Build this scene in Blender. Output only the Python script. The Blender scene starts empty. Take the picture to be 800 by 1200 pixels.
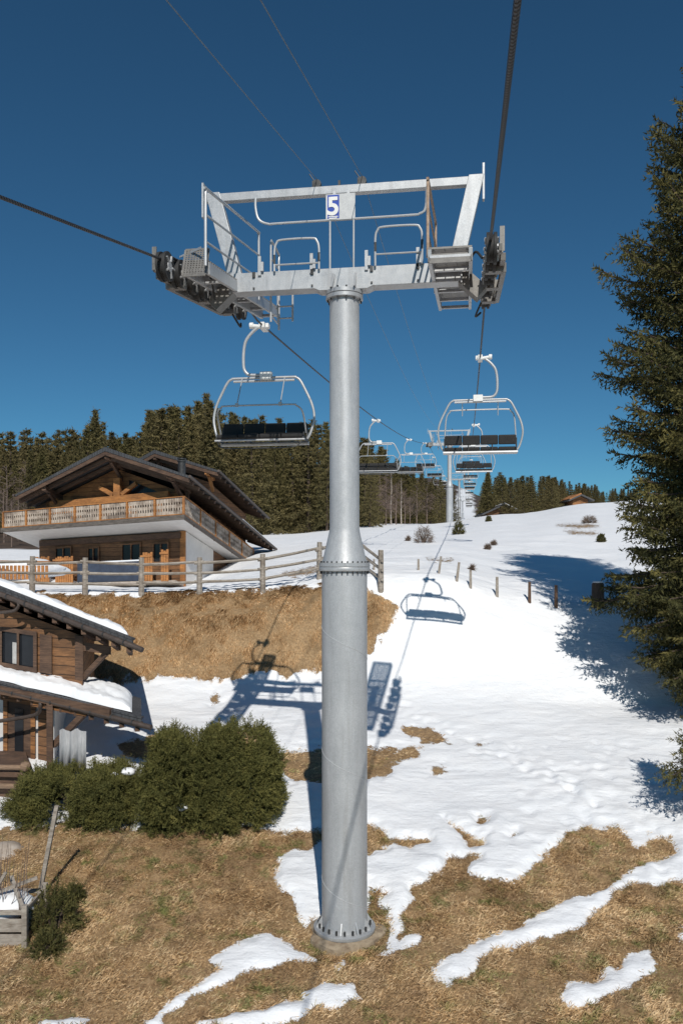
import bpy, math, random
import numpy as np
from mathutils import Vector
R = math.radians
random.seed(7); rng = np.random.default_rng(7)
scn = bpy.context.scene
col = scn.collection
FPX, Y0 = 960.0, 650.0
def P(px, py, d): return Vector(((px-400)/FPX*d, d, (Y0-py)/FPX*d))

# ------------------------------------------------------------------ materials
def mat(name):
    m = bpy.data.materials.new(name); m.use_nodes = True
    nt = m.node_tree; b = nt.nodes['Principled BSDF']
    return m, nt, b
def nd(nt, t, **k):
    n = nt.nodes.new(t)
    for a, v in k.items():
        if a.startswith('i_'): n.inputs[a[2:].replace('_', ' ')].default_value = v
        else: setattr(n, a, v)
    return n
def noise(nt, scale, detail=4, rough=.6, vec=None, stretch=None, coord='Object'):
    tc = nd(nt, 'ShaderNodeTexCoord'); src = tc.outputs[coord]
    if stretch:
        mp = nd(nt, 'ShaderNodeMapping'); mp.inputs['Scale'].default_value = stretch
        nt.links.new(src, mp.inputs['Vector']); src = mp.outputs['Vector']
    n = nd(nt, 'ShaderNodeTexNoise'); n.inputs['Scale'].default_value = scale
    n.inputs['Detail'].default_value = detail; n.inputs['Roughness'].default_value = rough
    nt.links.new(src, n.inputs['Vector'])
    return n.outputs['Fac']
def ramp(nt, fac, stops):
    r = nd(nt, 'ShaderNodeValToRGB'); nt.links.new(fac, r.inputs['Fac'])
    e = r.color_ramp.elements
    while len(e) < len(stops): e.new(.5)
    for i, (p, c) in enumerate(stops):
        e[i].position = p; e[i].color = (*c, 1) if len(c) == 3 else c
    return r.outputs['Color']
def mix(nt, fac, a, b, mode='MIX'):
    n = nd(nt, 'ShaderNodeMix', data_type='RGBA', blend_type=mode)
    for s, v in ((n.inputs['Factor'], fac), (n.inputs['A'], a), (n.inputs['B'], b)):
        if isinstance(v, (int, float)): s.default_value = v
        elif isinstance(v, tuple): s.default_value = (*v, 1)
        else: nt.links.new(v, s)
    return n.outputs['Result']
def mth(nt, op, a, b=0.0, c=None):
    n = nd(nt, 'ShaderNodeMath', operation=op)
    for i, v in enumerate((a, b) if c is None else (a, b, c)):
        if isinstance(v, (int, float)): n.inputs[i].default_value = v
        else: nt.links.new(v, n.inputs[i])
    return n.outputs[0]
def bump(nt, b, h, strength=.3, dist=.02):
    n = nd(nt, 'ShaderNodeBump'); n.inputs['Strength'].default_value = strength
    n.inputs['Distance'].default_value = dist
    nt.links.new(h, n.inputs['Height']); nt.links.new(n.outputs['Normal'], b.inputs['Normal'])
def simple(name, c, c2=None, rough=.6, metal=0., scale=3., bs=.2, bd=.01, stretch=None, detail=5):
    m, nt, b = mat(name)
    c2 = c2 or tuple(x*.7 for x in c)
    n = noise(nt, scale, detail, .65, stretch=stretch)
    nt.links.new(ramp(nt, n, [(.3, c2), (.68, c)]), b.inputs['Base Color'])
    b.inputs['Roughness'].default_value = rough; b.inputs['Metallic'].default_value = metal
    if bs: bump(nt, b, n, bs, bd)
    return m
M = {}
def galv(name, c, c2, rough=.45, metal=.35, streak=True):
    m, nt, b = mat(name)
    n1 = noise(nt, 9, 6, .7); n2 = noise(nt, 2.2, 5, .6, stretch=(3, 3, .5)); n3 = noise(nt, 60, 2, .6)
    c_ = ramp(nt, n1, [(.3, c2), (.7, c)])
    c_ = mix(nt, .35, c_, ramp(nt, n2, [(.35, tuple(x*.75 for x in c2)), (.65, tuple(min(1, x*1.15) for x in c))]))
    c_ = mix(nt, .25, c_, ramp(nt, n3, [(.4, tuple(x*.6 for x in c)), (.62, tuple(min(1, x*1.25) for x in c))]))
    n4 = noise(nt, 7, 5, .65, stretch=(1, 1, .07)); n5 = noise(nt, 1.1, 4, .6)
    c_ = mix(nt, mth(nt, 'MULTIPLY', ramp(nt, n4, [(.52, (0, 0, 0)), (.7, (1, 1, 1))]), .28), c_, (.24, .22, .20))
    c_ = mix(nt, mth(nt, 'MULTIPLY', ramp(nt, n5, [(.4, (0, 0, 0)), (.7, (1, 1, 1))]), .22), c_, tuple(x*.7 for x in c2))
    nt.links.new(c_, b.inputs['Base Color'])
    b.inputs['Metallic'].default_value = metal
    nt.links.new(mth(nt, 'MULTIPLY_ADD', n1, .3, rough-.15), b.inputs['Roughness'])
    bump(nt, b, n3, .08, .004)
    return m
M['galv'] = galv('galvanised_steel', (.50, .51, .52), (.38, .40, .42))
M['pole'] = galv('galvanised_pole', (.50, .515, .53), (.41, .425, .445), .5, .25)
M['train'] = galv('shaded_steel', (.24, .23, .215), (.12, .115, .11), .5, .3)  # galvanised steel darkened: shade on wheel trains and hatches put into the colour
M['zinc'] = simple('pale_zinc_tube', (.52, .53, .54), (.42, .43, .44), .42, .35, 3, 0)
M['weld'] = simple('weld_line', (.62, .63, .63), (.5, .51, .52), .5, .3, 30, 0)
M['concrete'] = simple('weathered_concrete', (.42, .34, .24), (.16, .11, .07), .95, 0, 5, .6, .03)
M['dark_steel'] = simple('dark_steel', (.09, .09, .09), (.04, .04, .04), .5, .5, 8, 0)
M['rubber'] = simple('black_rubber', (.03, .03, .03), (.018, .018, .018), .7, 0, 8, 0)
M['rope'] = simple('steel_rope', (.05, .05, .055), (.02, .02, .02), .55, .4, 40, 0)
M['wire'] = simple('thin_wire', (.20, .25, .30), (.15, .19, .23), .5, .3, 10, 0)
M['seat'] = simple('black_vinyl', (.018, .017, .017), (.010, .010, .010), .75, 0, 6, .1)
M['white'] = simple('white_paint', (.82, .82, .80), (.7, .7, .68), .5, 0, 6, 0)
M['plate'] = simple('pale_sign_plate', (.52, .53, .53), (.42, .43, .44), .45, .2, 12, 0)
M['blue'] = simple('blue_paint', (.01, .06, .40), (.01, .05, .33), .45, 0, 6, 0)
M['rust'] = simple('rusty_tube', (.48, .36, .27), (.30, .21, .15), .7, .2, 12, .1)
def rope_mat():
    m, nt, b = mat('twisted_rope')
    tc = nd(nt, 'ShaderNodeTexCoord'); w = nd(nt, 'ShaderNodeTexWave', wave_type='BANDS', bands_direction='DIAGONAL')
    w.inputs['Scale'].default_value = 9; nt.links.new(tc.outputs['Object'], w.inputs['Vector'])
    nt.links.new(ramp(nt, w.outputs['Fac'], [(.3, (.012, .012, .014)), (.7, (.07, .07, .075))]), b.inputs['Base Color'])
    b.inputs['Roughness'].default_value = .5; b.inputs['Metallic'].default_value = .3
    bump(nt, b, w.outputs['Fac'], .6, .01)
    return m
M['haul'] = rope_mat()
def grating():
    m, nt, b = mat('perforated_grating')
    tc = nd(nt, 'ShaderNodeTexCoord'); v = nd(nt, 'ShaderNodeTexVoronoi'); v.inputs['Scale'].default_value = 20
    v.inputs['Randomness'].default_value = 0
    nt.links.new(tc.outputs['Object'], v.inputs['Vector'])
    nt.links.new(ramp(nt, v.outputs['Distance'], [(.36, (.09, .10, .12)), (.5, (.46, .47, .49))]), b.inputs['Base Color'])
    b.inputs['Metallic'].default_value = .3; b.inputs['Roughness'].default_value = .5
    return m
M['grating'] = grating()
def wood(name, c1, c2, c3, plank=.2, rough=.85, vertical=False, grain=(1.2, 1.2, 14), sc=2.2, ps=.5):
    m, nt, b = mat(name)
    st = grain if not vertical else (14, 14, 1.2)
    n1 = noise(nt, sc, 7, .7, stretch=st); n2 = noise(nt, .9, 4, .65, stretch=(1, 1, 2.5)); 
    c = ramp(nt, n1, [(.3, c3), (.5, c2), (.7, c1)])
    c = mix(nt, mth(nt, 'MULTIPLY', ramp(nt, n2, [(.45, (0, 0, 0)), (.62, (1, 1, 1))]), .65), c, c3)
    h = n1
    if plank:
        tc = nd(nt, 'ShaderNodeTexCoord'); sp = nd(nt, 'ShaderNodeSeparateXYZ'); nt.links.new(tc.outputs['Object'], sp.inputs[0])
        ax = sp.outputs['X'] if vertical else sp.outputs['Z']
        t = mth(nt, 'DIVIDE', ax, plank)
        fr = mth(nt, 'FRACT', t); 
        g = mth(nt, 'LESS_THAN', fr, .09)
        fl = mth(nt, 'FLOOR', t)
        wn = nd(nt, 'ShaderNodeTexWhiteNoise', noise_dimensions='1D'); nt.links.new(fl, wn.inputs['W'])
        c = mix(nt, mth(nt, 'MULTIPLY', wn.outputs['Value'], ps), c, c3)
        c = mix(nt, g, c, tuple(x*.35 for x in c3))
    nt.links.new(c, b.inputs['Base Color']); b.inputs['Roughness'].default_value = rough
    bump(nt, b, h, .5, .015)
    return m
M['wood_warm'] = wood('warm_old_logs', (.55, .26, .09), (.38, .17, .06), (.10, .045, .022), .24)
M['wood_dark'] = wood('dark_beams', (.19, .11, .068), (.12, .07, .045), (.05, .03, .022), 0)
M['wood_beam'] = wood('honey_beam', (.60, .28, .09), (.45, .19, .06), (.20, .09, .035), 0)
M['wood_brown'] = wood('brown_logs', (.40, .20, .085), (.26, .125, .055), (.09, .05, .028), .24)
M['wood_grey'] = wood('silvery_fence_wood', (.46, .42, .36), (.33, .29, .25), (.16, .13, .10), 0, grain=(2, 2, 9))
M['rail_panel'] = wood('weathered_cutout_boards', (.70, .63, .56), (.48, .39, .31), (.09, .06, .045), 0, vertical=True, sc=1.2)
M['log_pale'] = wood('pale_round_rails', (.36, .25, .17), (.26, .17, .11), (.12, .08, .055), 0)
M['stucco'] = simple('white_render', (.70, .68, .66), (.60, .58, .56), .9, 0, 2, .1)
M['slab_edge'] = simple('slab_edge_board', (.17, .145, .125), (.07, .06, .052), .8, 0, 2.5, .2, stretch=(1, 1, 5))
M['slate'] = None
def slate():
    m, nt, b = mat('dark_slate_roof')
    tc = nd(nt, 'ShaderNodeTexCoord'); br = nd(nt, 'ShaderNodeTexBrick')
    br.inputs['Scale'].default_value = 3.0; br.inputs['Mortar Size'].default_value = .03
    br.inputs['Color1'].default_value = (.075, .078, .085, 1); br.inputs['Color2'].default_value = (.055, .057, .062, 1)
    br.inputs['Mortar'].default_value = (.02, .02, .022, 1)
    nt.links.new(tc.outputs['Object'], br.inputs['Vector'])
    n = noise(nt, 1.5, 5)
    nt.links.new(mix(nt, .4, br.outputs['Color'], ramp(nt, n, [(.3, (.04, .042, .047)), (.7, (.10, .10, .105))])), b.inputs['Base Color'])
    b.inputs['Roughness'].default_value = .7; bump(nt, b, br.outputs['Fac'], .4, .01)
    return m
M['slate'] = slate()
M['gutter'] = simple('weathered_copper_gutter', (.13, .10, .085), (.075, .058, .05), .5, .4, 6, .1)
M['glass'] = simple('window_glass', (.022, .025, .03), (.012, .014, .018), .15, 0, 2, 0)
M['glass'].node_tree.nodes['Principled BSDF'].inputs['Specular IOR Level'].default_value = .3
M['curtain'] = simple('white_curtain', (.55, .54, .52), (.38, .37, .36), .9, 0, 6, .2, stretch=(8, 8, 1))
M['cloth'] = simple('grey_canvas', (.40, .40, .41), (.26, .27, .28), .9, 0, 5, .3, stretch=(6, 6, 1))
M['stone'] = simple('pale_stone', (.50, .44, .38), (.28, .22, .17), .95, 0, 4, .5, .03)
M['bark'] = simple('bark', (.11, .08, .06), (.05, .035, .027), .95, 0, 6, .6, .02, stretch=(3, 3, .6))
M['twig'] = simple('bare_twigs', (.20, .15, .125), (.13, .095, .08), .95, 0, 2, 0)
M['birch'] = simple('pale_trunk', (.5, .45, .40), (.25, .2, .17), .9, 0, 3, 0)
def snow_nodes(nt):
    return ramp(nt, noise(nt, 1.3, 5), [(.3, (.84, .865, .90)), (.7, (.89, .90, .92))])
def snowm():
    m, nt, b = mat('packed_snow')
    nt.links.new(snow_nodes(nt), b.inputs['Base Color']); b.inputs['Roughness'].default_value = .65
    n = noise(nt, 7, 8, .65); bump(nt, b, n, .35, .03)
    return m
M['snow'] = snowm()
def foliage(name, stops, scale=.5, trans=.12):
    m, nt, b = mat(name)
    at = nd(nt, 'ShaderNodeAttribute', attribute_name='var')
    oi = nd(nt, 'ShaderNodeObjectInfo')
    n = noise(nt, scale, 3)
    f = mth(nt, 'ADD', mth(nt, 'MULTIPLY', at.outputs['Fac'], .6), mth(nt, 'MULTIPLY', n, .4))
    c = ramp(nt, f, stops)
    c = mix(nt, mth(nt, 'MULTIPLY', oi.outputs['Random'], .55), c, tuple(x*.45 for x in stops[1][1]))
    r7 = mth(nt, 'FRACT', mth(nt, 'MULTIPLY', oi.outputs['Random'], 7.3))
    c = mix(nt, mth(nt, 'MULTIPLY', r7, .35 if name == 'forest_needles' else 0.0), c, (.17, .125, .06))
    nt.links.new(c, b.inputs['Base Color']); b.inputs['Roughness'].default_value = .75
    b.inputs['Specular IOR Level'].default_value = .25
    return m
M['spruce'] = foliage('spruce_needles', [(.1, (.028, .033, .012)), (.45, (.10, .095, .030)), (.95, (.27, .22, .068))])
M['forest'] = foliage('forest_needles', [(.1, (.045, .048, .018)), (.5, (.115, .102, .038)), (.9, (.20, .165, .065))], .12)
M['hedge'] = foliage('hedge_needles', [(.1, (.045, .052, .018)), (.5, (.125, .122, .035)), (.9, (.24, .21, .062))], .8)
M['straw_leaf'] = foliage('dry_leaves', [(.1, (.30, .20, .11)), (.5, (.42, .28, .16)), (.9, (.5, .34, .2))], 1)
M['bush'] = foliage('dry_bush', [(.1, (.16, .12, .09)), (.5, (.22, .16, .12)), (.9, (.24, .17, .12))], 1)
def grassblade():
    m, nt, b = mat('straw_grass')
    at = nd(nt, 'ShaderNodeAttribute', attribute_name='var')
    c = ramp(nt, at.outputs['Fac'], [(.0, (.20, .115, .05)), (.3, (.42, .26, .12)), (.6, (.64, .43, .225)), (.9, (.80, .60, .36))])
    n = noise(nt, .75, 4, .6); n2 = noise(nt, 3.5, 3, .6)
    tc = nd(nt, 'ShaderNodeTexCoord'); sp = nd(nt, 'ShaderNodeSeparateXYZ'); nt.links.new(tc.outputs['Object'], sp.inputs[0])
    g = mth(nt, 'MULTIPLY', ramp(nt, n, [(.43, (0, 0, 0)), (.54, (1, 1, 1))]), ramp(nt, n2, [(.47, (0, 0, 0)), (.6, (1, 1, 1))]))
    near = mth(nt, 'LESS_THAN', sp.outputs['Y'], 22.0)
    g = mth(nt, 'MULTIPLY', mth(nt, 'MULTIPLY', g, near), .75)
    c = mix(nt, g, c, (.12, .18, .035))
    n3 = noise(nt, 1.6, 4, .6)
    c = mix(nt, mth(nt, 'MULTIPLY', ramp(nt, n3, [(.48, (0, 0, 0)), (.66, (1, 1, 1))]), mth(nt, 'MULTIPLY_ADD', near, .38, .12)), c, (.24, .145, .075))
    n6 = noise(nt, .9, 6, .7)
    c = mix(nt, mth(nt, 'MULTIPLY', ramp(nt, n6, [(.52, (0, 0, 0)), (.62, (1, 1, 1))]), mth(nt, 'MULTIPLY_ADD', near, .4, .05)), c, (.30, .20, .12))
    nt.links.new(c, b.inputs['Base Color']); b.inputs['Roughness'].default_value = .8
    return m
M['grass'] = grassblade()
def groundm():
    m, nt, b = mat('snowy_meadow')
    at = nd(nt, 'ShaderNodeAttribute', attribute_name='snow')
    fo = nd(nt, 'ShaderNodeAttribute', attribute_name='woods')
    n = noise(nt, 4.5, 8, .7); nb = noise(nt, 26, 5, .7)
    s = mth(nt, 'ADD', at.outputs['Fac'], mth(nt, 'MULTIPLY', mth(nt, 'SUBTRACT', n, .5), 15.0))
    s = mth(nt, 'ADD', s, mth(nt, 'MULTIPLY', mth(nt, 'SUBTRACT', nb, .5), 12.0))
    mask = mth(nt, 'MULTIPLY_ADD', s, .9, .5); nt.nodes[-1]
    cl = nd(nt, 'ShaderNodeClamp'); nt.links.new(mask, cl.inputs[0]); mask = cl.outputs[0]
    g1 = noise(nt, 1.1, 5, .6); g2 = noise(nt, 14, 6, .75)
    gc = ramp(nt, g2, [(.3, (.17, .105, .055)), (.5, (.36, .235, .12)), (.7, (.55, .38, .21))])
    gc = mix(nt, mth(nt, 'MULTIPLY', ramp(nt, g1, [(.4, (0, 0, 0)), (.65, (1, 1, 1))]), .5), gc, (.14, .085, .035))
    fc = ramp(nt, g1, [(.35, (.05, .035, .022)), (.7, (.12, .08, .055))])
    c = mix(nt, mask, gc, snow_nodes(nt))
    c = mix(nt, fo.outputs['Fac'], c, fc)
    nt.links.new(c, b.inputs['Base Color']); b.inputs['Roughness'].default_value = .7
    n7 = noise(nt, 3.2, 7, .6); n8 = noise(nt, 1.0, 6, .55, stretch=(.5, 1.6, 1))
    n9 = noise(nt, 16, 5, .6)
    hgt = mth(nt, 'ADD', mth(nt, 'ADD', mth(nt, 'MULTIPLY', n8, 1.2), mth(nt, 'MULTIPLY', n7, .7)), mth(nt, 'MULTIPLY', n9, .05))
    hgt = mth(nt, 'ADD', hgt, mth(nt, 'MULTIPLY', mth(nt, 'SUBTRACT', 1.0, mask), mth(nt, 'MULTIPLY', g2, .8)))
    bump(nt, b, hgt, .6, .11)
    return m
M['ground'] = groundm()

# ------------------------------------------------------------------ mesh builder
ORG = {}
class MB:
    def __init__(s): s.v = []; s.f = []
    def add(s, vs, fs):
        k = len(s.v); s.v += [Vector(x) for x in vs]; s.f += [[i+k for i in f] for f in fs]
    def hexa(s, p):   # 8 points: bottom 4 ccw, top 4
        s.add(p, [(3, 2, 1, 0), (4, 5, 6, 7), (0, 1, 5, 4), (1, 2, 6, 5), (2, 3, 7, 6), (3, 0, 4, 7)])
    def box(s, c, sx, sy, sz, fr=None):
        c = Vector(c); X, Y, Z = fr or (Vector((1, 0, 0)), Vector((0, 1, 0)), Vector((0, 0, 1)))
        x, y, z = X*sx/2, Y*sy/2, Z*sz/2
        s.hexa([c-x-y-z, c+x-y-z, c+x+y-z, c-x+y-z, c-x-y+z, c+x-y+z, c+x+y+z, c-x+y+z])
    def beam(s, a, b, w, h, up=(0, 0, 1)):
        a, b = Vector(a), Vector(b); d = (b-a).normalized(); up = Vector(up)
        sd = d.cross(up)
        if sd.length < 1e-4: sd = d.cross(Vector((0, 1, 0)))
        sd.normalize(); u = sd.cross(d).normalized(); sd = sd*w/2; u = u*h/2
        s.hexa([a-sd-u, a+sd-u, b+sd-u, b-sd-u, a-sd+u, a+sd+u, b+sd+u, b-sd+u])
    def tube(s, pts, r, n=8, caps=True):
        pts = [Vector(p) for p in pts]; m = len(pts)
        rs = r if isinstance(r, (list, tuple)) else [r]*m
        k = len(s.v); prev = None
        for i, p in enumerate(pts):
            t = (pts[min(i+1, m-1)]-pts[max(i-1, 0)]).normalized()
            if prev is None:
                q = Vector((0, 0, 1)) if abs(t.z) < .9 else Vector((1, 0, 0))
                sd = t.cross(q).normalized()
            else:
                sd = (prev - t*prev.dot(t)).normalized()
            prev = sd; u = t.cross(sd)
            for j in range(n):
                a = 2*math.pi*j/n; s.v.append(p+(sd*math.cos(a)+u*math.sin(a))*rs[i])
        for i in range(m-1):
            for j in range(n):
                j2 = (j+1) % n
                s.f.append([k+i*n+j, k+i*n+j2, k+(i+1)*n+j2, k+(i+1)*n+j])
        if caps:
            s.f.append([k+j for j in range(n)][::-1]); s.f.append([k+(m-1)*n+j for j in range(n)])
    def lathe(s, prof, n=32, c=(0, 0, 0)):   # prof: (r,z)
        c = Vector(c); k = len(s.v)
        for r, z in prof:
            for j in range(n):
                a = 2*math.pi*j/n; s.v.append(c+Vector((r*math.cos(a), r*math.sin(a), z)))
        for i in range(len(prof)-1):
            for j in range(n):
                j2 = (j+1) % n; s.f.append([k+i*n+j, k+i*n+j2, k+(i+1)*n+j2, k+(i+1)*n+j])
        s.f.append([k+j for j in range(n)][::-1]); s.f.append([k+(len(prof)-1)*n+j for j in range(n)])
    def prism(s, poly, t):
        n = len(poly); poly = [Vector(p) for p in poly]; t = Vector(t)
        s.add(poly+[p+t for p in poly], [list(range(n))[::-1], list(range(n, 2*n))]+[[i, (i+1) % n, n+(i+1) % n, n+i] for i in range(n)])
    def build(s, name, m, parent=None, smooth=False, bevel=0):
        me = bpy.data.meshes.new(name); o = bpy.data.objects.new(name, me); col.objects.link(o)
        org = ORG.get(parent.name, Vector((0, 0, 0))) if parent else Vector((0, 0, 0))
        if not parent:
            org = sum(s.v, Vector((0, 0, 0)))/len(s.v); org.z = min(v.z for v in s.v); o.location = org
        me.from_pydata([tuple(v-org) for v in s.v], [], s.f); me.materials.append(M[m] if isinstance(m, str) else m)
        if parent: o.parent = parent
        ORG[o.name] = org
        if smooth:
            me.polygons.foreach_set('use_smooth', [True]*len(me.polygons))
            try: me.set_sharp_from_angle(angle=R(40))
            except Exception: pass
        if bevel:
            bv = o.modifiers.new('bevel', 'BEVEL'); bv.width = bevel; bv.segments = 2; bv.limit_method = 'ANGLE'
        return o
def smooth_path(pts, k=5):
    pts = [Vector(p) for p in pts]; out = []
    P_ = [pts[0]]+pts+[pts[-1]]
    for i in range(1, len(P_)-2):
        for j in range(k):
            t = j/k; a, b, c, d = P_[i-1], P_[i], P_[i+1], P_[i+2]
            out.append(.5*((2*b)+(c-a)*t+(2*a-5*b+4*c-d)*t*t+(3*b-a-3*c+d)*t**3))
    out.append(pts[-1]); return out
def tag(o, label=None, cat=None, group=None, kind=None):
    if label: o['label'] = label
    if cat: o['category'] = cat
    if group: o['group'] = group
    if kind: o['kind'] = kind
    return o
def empty(name, loc, label=None, cat=None, group=None):
    o = bpy.data.objects.new(name, None); col.objects.link(o); o.location = loc; ORG[o.name] = Vector(loc)
    o.empty_display_size = .2
    return tag(o, label, cat, group)
def copy_tree(o, parent=None, skip=()):
    kids = [c for c in bpy.data.objects if c.parent == o]
    c = o.copy(); col.objects.link(c); c.parent = parent
    if o.name in ORG: ORG[c.name] = ORG[o.name]
    for ch in kids:
        if ch.name.split('.')[0] in skip: continue
        copy_tree(ch, c, skip)
    return c
def arr_mesh(name, V, F, m, parent=None, var=None, loc=(0, 0, 0)):
    V = np.asarray(V, dtype=np.float32); F = np.asarray(F, dtype=np.int32); k = F.shape[1]
    me = bpy.data.meshes.new(name); me.vertices.add(len(V)); me.vertices.foreach_set('co', V.ravel())
    me.loops.add(F.size); me.loops.foreach_set('vertex_index', F.ravel())
    me.polygons.add(len(F)); me.polygons.foreach_set('loop_start', np.arange(0, F.size, k, dtype=np.int32))
    try: me.polygons.foreach_set('loop_total', np.full(len(F), k, dtype=np.int32))
    except Exception: pass
    me.update(calc_edges=True)
    if var is not None:
        a = me.attributes.new('var', 'FLOAT', 'POINT'); a.data.foreach_set('value', np.asarray(var, dtype=np.float32))
    me.materials.append(M[m] if isinstance(m, str) else m)
    o = bpy.data.objects.new(name, me); col.objects.link(o); o.location = loc
    if parent: o.parent = parent
    return o

# ------------------------------------------------------------------ terrain
DK = np.array([-60, 0, 6, 9, 12, 14.5, 18, 22, 26.5, 28, 29.9, 31.4, 34, 40, 44, 50, 60, 80, 98, 112, 150, 200, 260, 330, 500, 700, 1000.])
COLS = {   # pixel column -> pixel row of the ground at each distance from d=12 on
 'near': None}
def hcol(rows):   # rows from d=12 : py
    h = [None]*len(DK); rr = dict(rows)
    ds = sorted(rr); hs = [(Y0-rr[d])/FPX*d for d in ds]
    out = np.interp(DK, ds, hs)
    h12 = np.interp(12, ds, hs)
    for i, d in enumerate(DK):
        if d < 12: out[i] = h12-(12-d)*.12 if d >= 0 else h12-1.44+d*.1
    return out
base = [(12, 1200), (14.5, 1087), (18, 975), (22, 890), (26.5, 826)]
LEFT = [(28, 797), (29.9, 730), (31.2, 693), (34, 690), (40, 691), (44, 690), (50, 675), (60, 655), (80, 636), (98, 628), (112, 625), (150, 620), (200, 607), (260, 594), (330, 578), (500, 548), (700, 535), (1000, 530)]
MIDL = [(28, 800), (29.9, 722), (31.2, 690), (34, 680), (40, 668), (50, 652), (60, 640), (80, 628), (98, 623), (112, 622), (150, 620), (200, 612), (260, 606), (330, 598), (500, 565), (700, 550), (1000, 545)]
CEN = [(28, 800), (29.9, 715), (31.4, 674), (34, 665), (40, 650), (50, 637), (60, 629), (80, 619), (98, 615), (112, 614.5), (150, 616), (200, 615), (260, 617), (330, 613), (500, 573), (700, 562), (1000, 560)]
R6 = [(28, 790), (29.9, 735), (31.4, 700), (34, 682), (40, 660), (50, 638), (60, 623), (80, 608), (98, 603), (112, 603), (150, 607), (200, 608), (260, 606), (330, 602), (500, 597), (700, 594), (1000, 592)]
R7 = [(28, 785), (29.9, 742), (31.4, 712), (34, 695), (40, 668), (50, 637), (60, 615), (80, 597), (98, 590), (112, 590), (150, 598), (200, 602), (260, 601), (330, 600), (500, 596), (700, 593), (1000, 592)]
R8 = [(28, 780), (29.9, 745), (31.4, 720), (34, 700), (40, 668), (50, 634), (60, 610), (80, 590), (98, 582), (112, 582), (150, 590), (200, 596), (260, 596), (330, 596), (500, 592), (700, 590), (1000, 590)]
QP = np.array([-600, 0, 200, 330, 440, 500, 600, 700, 800, 1400.])
QK = (QP-400)/FPX
TAB = np.array([hcol(base+c) for c in (LEFT, LEFT, LEFT, MIDL, CEN, CEN, R6, R7, R8, R8)])
def H0(X, Y):
    X = np.asarray(X, float); Y = np.asarray(Y, float)
    q = np.clip(X/np.maximum(Y, 8), QK[0], QK[-1])
    i = np.clip(np.searchsorted(QK, q)-1, 0, len(QK)-2); t = (q-QK[i])/(QK[i+1]-QK[i]); t = t*t*(3-2*t)
    j = np.clip(np.searchsorted(DK, Y)-1, 0, len(DK)-2); s = np.clip((Y-DK[j])/(DK[j+1]-DK[j]), 0, 1)
    a = TAB[i, j]*(1-t)+TAB[i+1, j]*t; b = TAB[i, j+1]*(1-t)+TAB[i+1, j+1]*t
    return a*(1-s)+b*s
def Hs(X, Y):
    r = np.clip(np.asarray(Y, float)*.012, .28, 12); o = 0
    for dy, w in ((-1.4, .12), (-.7, .22), (0, .32), (.7, .22), (1.4, .12)): o = o+w*H0(X, Y+dy*r)
    return o
def vnoise(x, y, seed=0):
    xi = np.floor(x).astype(np.int64); yi = np.floor(y).astype(np.int64); fx = x-xi; fy = y-yi
    fx = fx*fx*(3-2*fx); fy = fy*fy*(3-2*fy)
    def h(a, b):
        n = (a*374761393+b*668265263+seed*1442695041) & 0x7fffffff
        n = ((n ^ (n >> 13))*1274126177) & 0x7fffffff
        return ((n ^ (n >> 16)) & 0xffff)/65535.
    return (h(xi, yi)*(1-fx)+h(xi+1, yi)*fx)*(1-fy)+(h(xi, yi+1)*(1-fx)+h(xi+1, yi+1)*fx)*fy
def psdf(px, py, poly):
    d = np.full(px.shape, 1e9); ins = np.zeros(px.shape, bool); n = len(poly)
    for i in range(n):
        x1, y1 = poly[i]; x2, y2 = poly[(i+1) % n]; ex, ey = x2-x1, y2-y1
        t = np.clip(((px-x1)*ex+(py-y1)*ey)/(ex*ex+ey*ey+1e-9), 0, 1)
        d = np.minimum(d, (px-x1-t*ex)**2+(py-y1-t*ey)**2)
        c = (y1 > py) != (y2 > py)
        xs = x1+(py-y1)*ex/(ey if abs(ey) > 1e-9 else 1e-9)
        ins ^= c & (px < xs)
    d = np.sqrt(d); return np.where(ins, d, -d)
z7 = lambda L: [(400+x/2, 850+y/2) for x, y in L]
z6 = lambda L: [(320+x/4.444, 980+y/4.444) for x, y in L]
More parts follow.
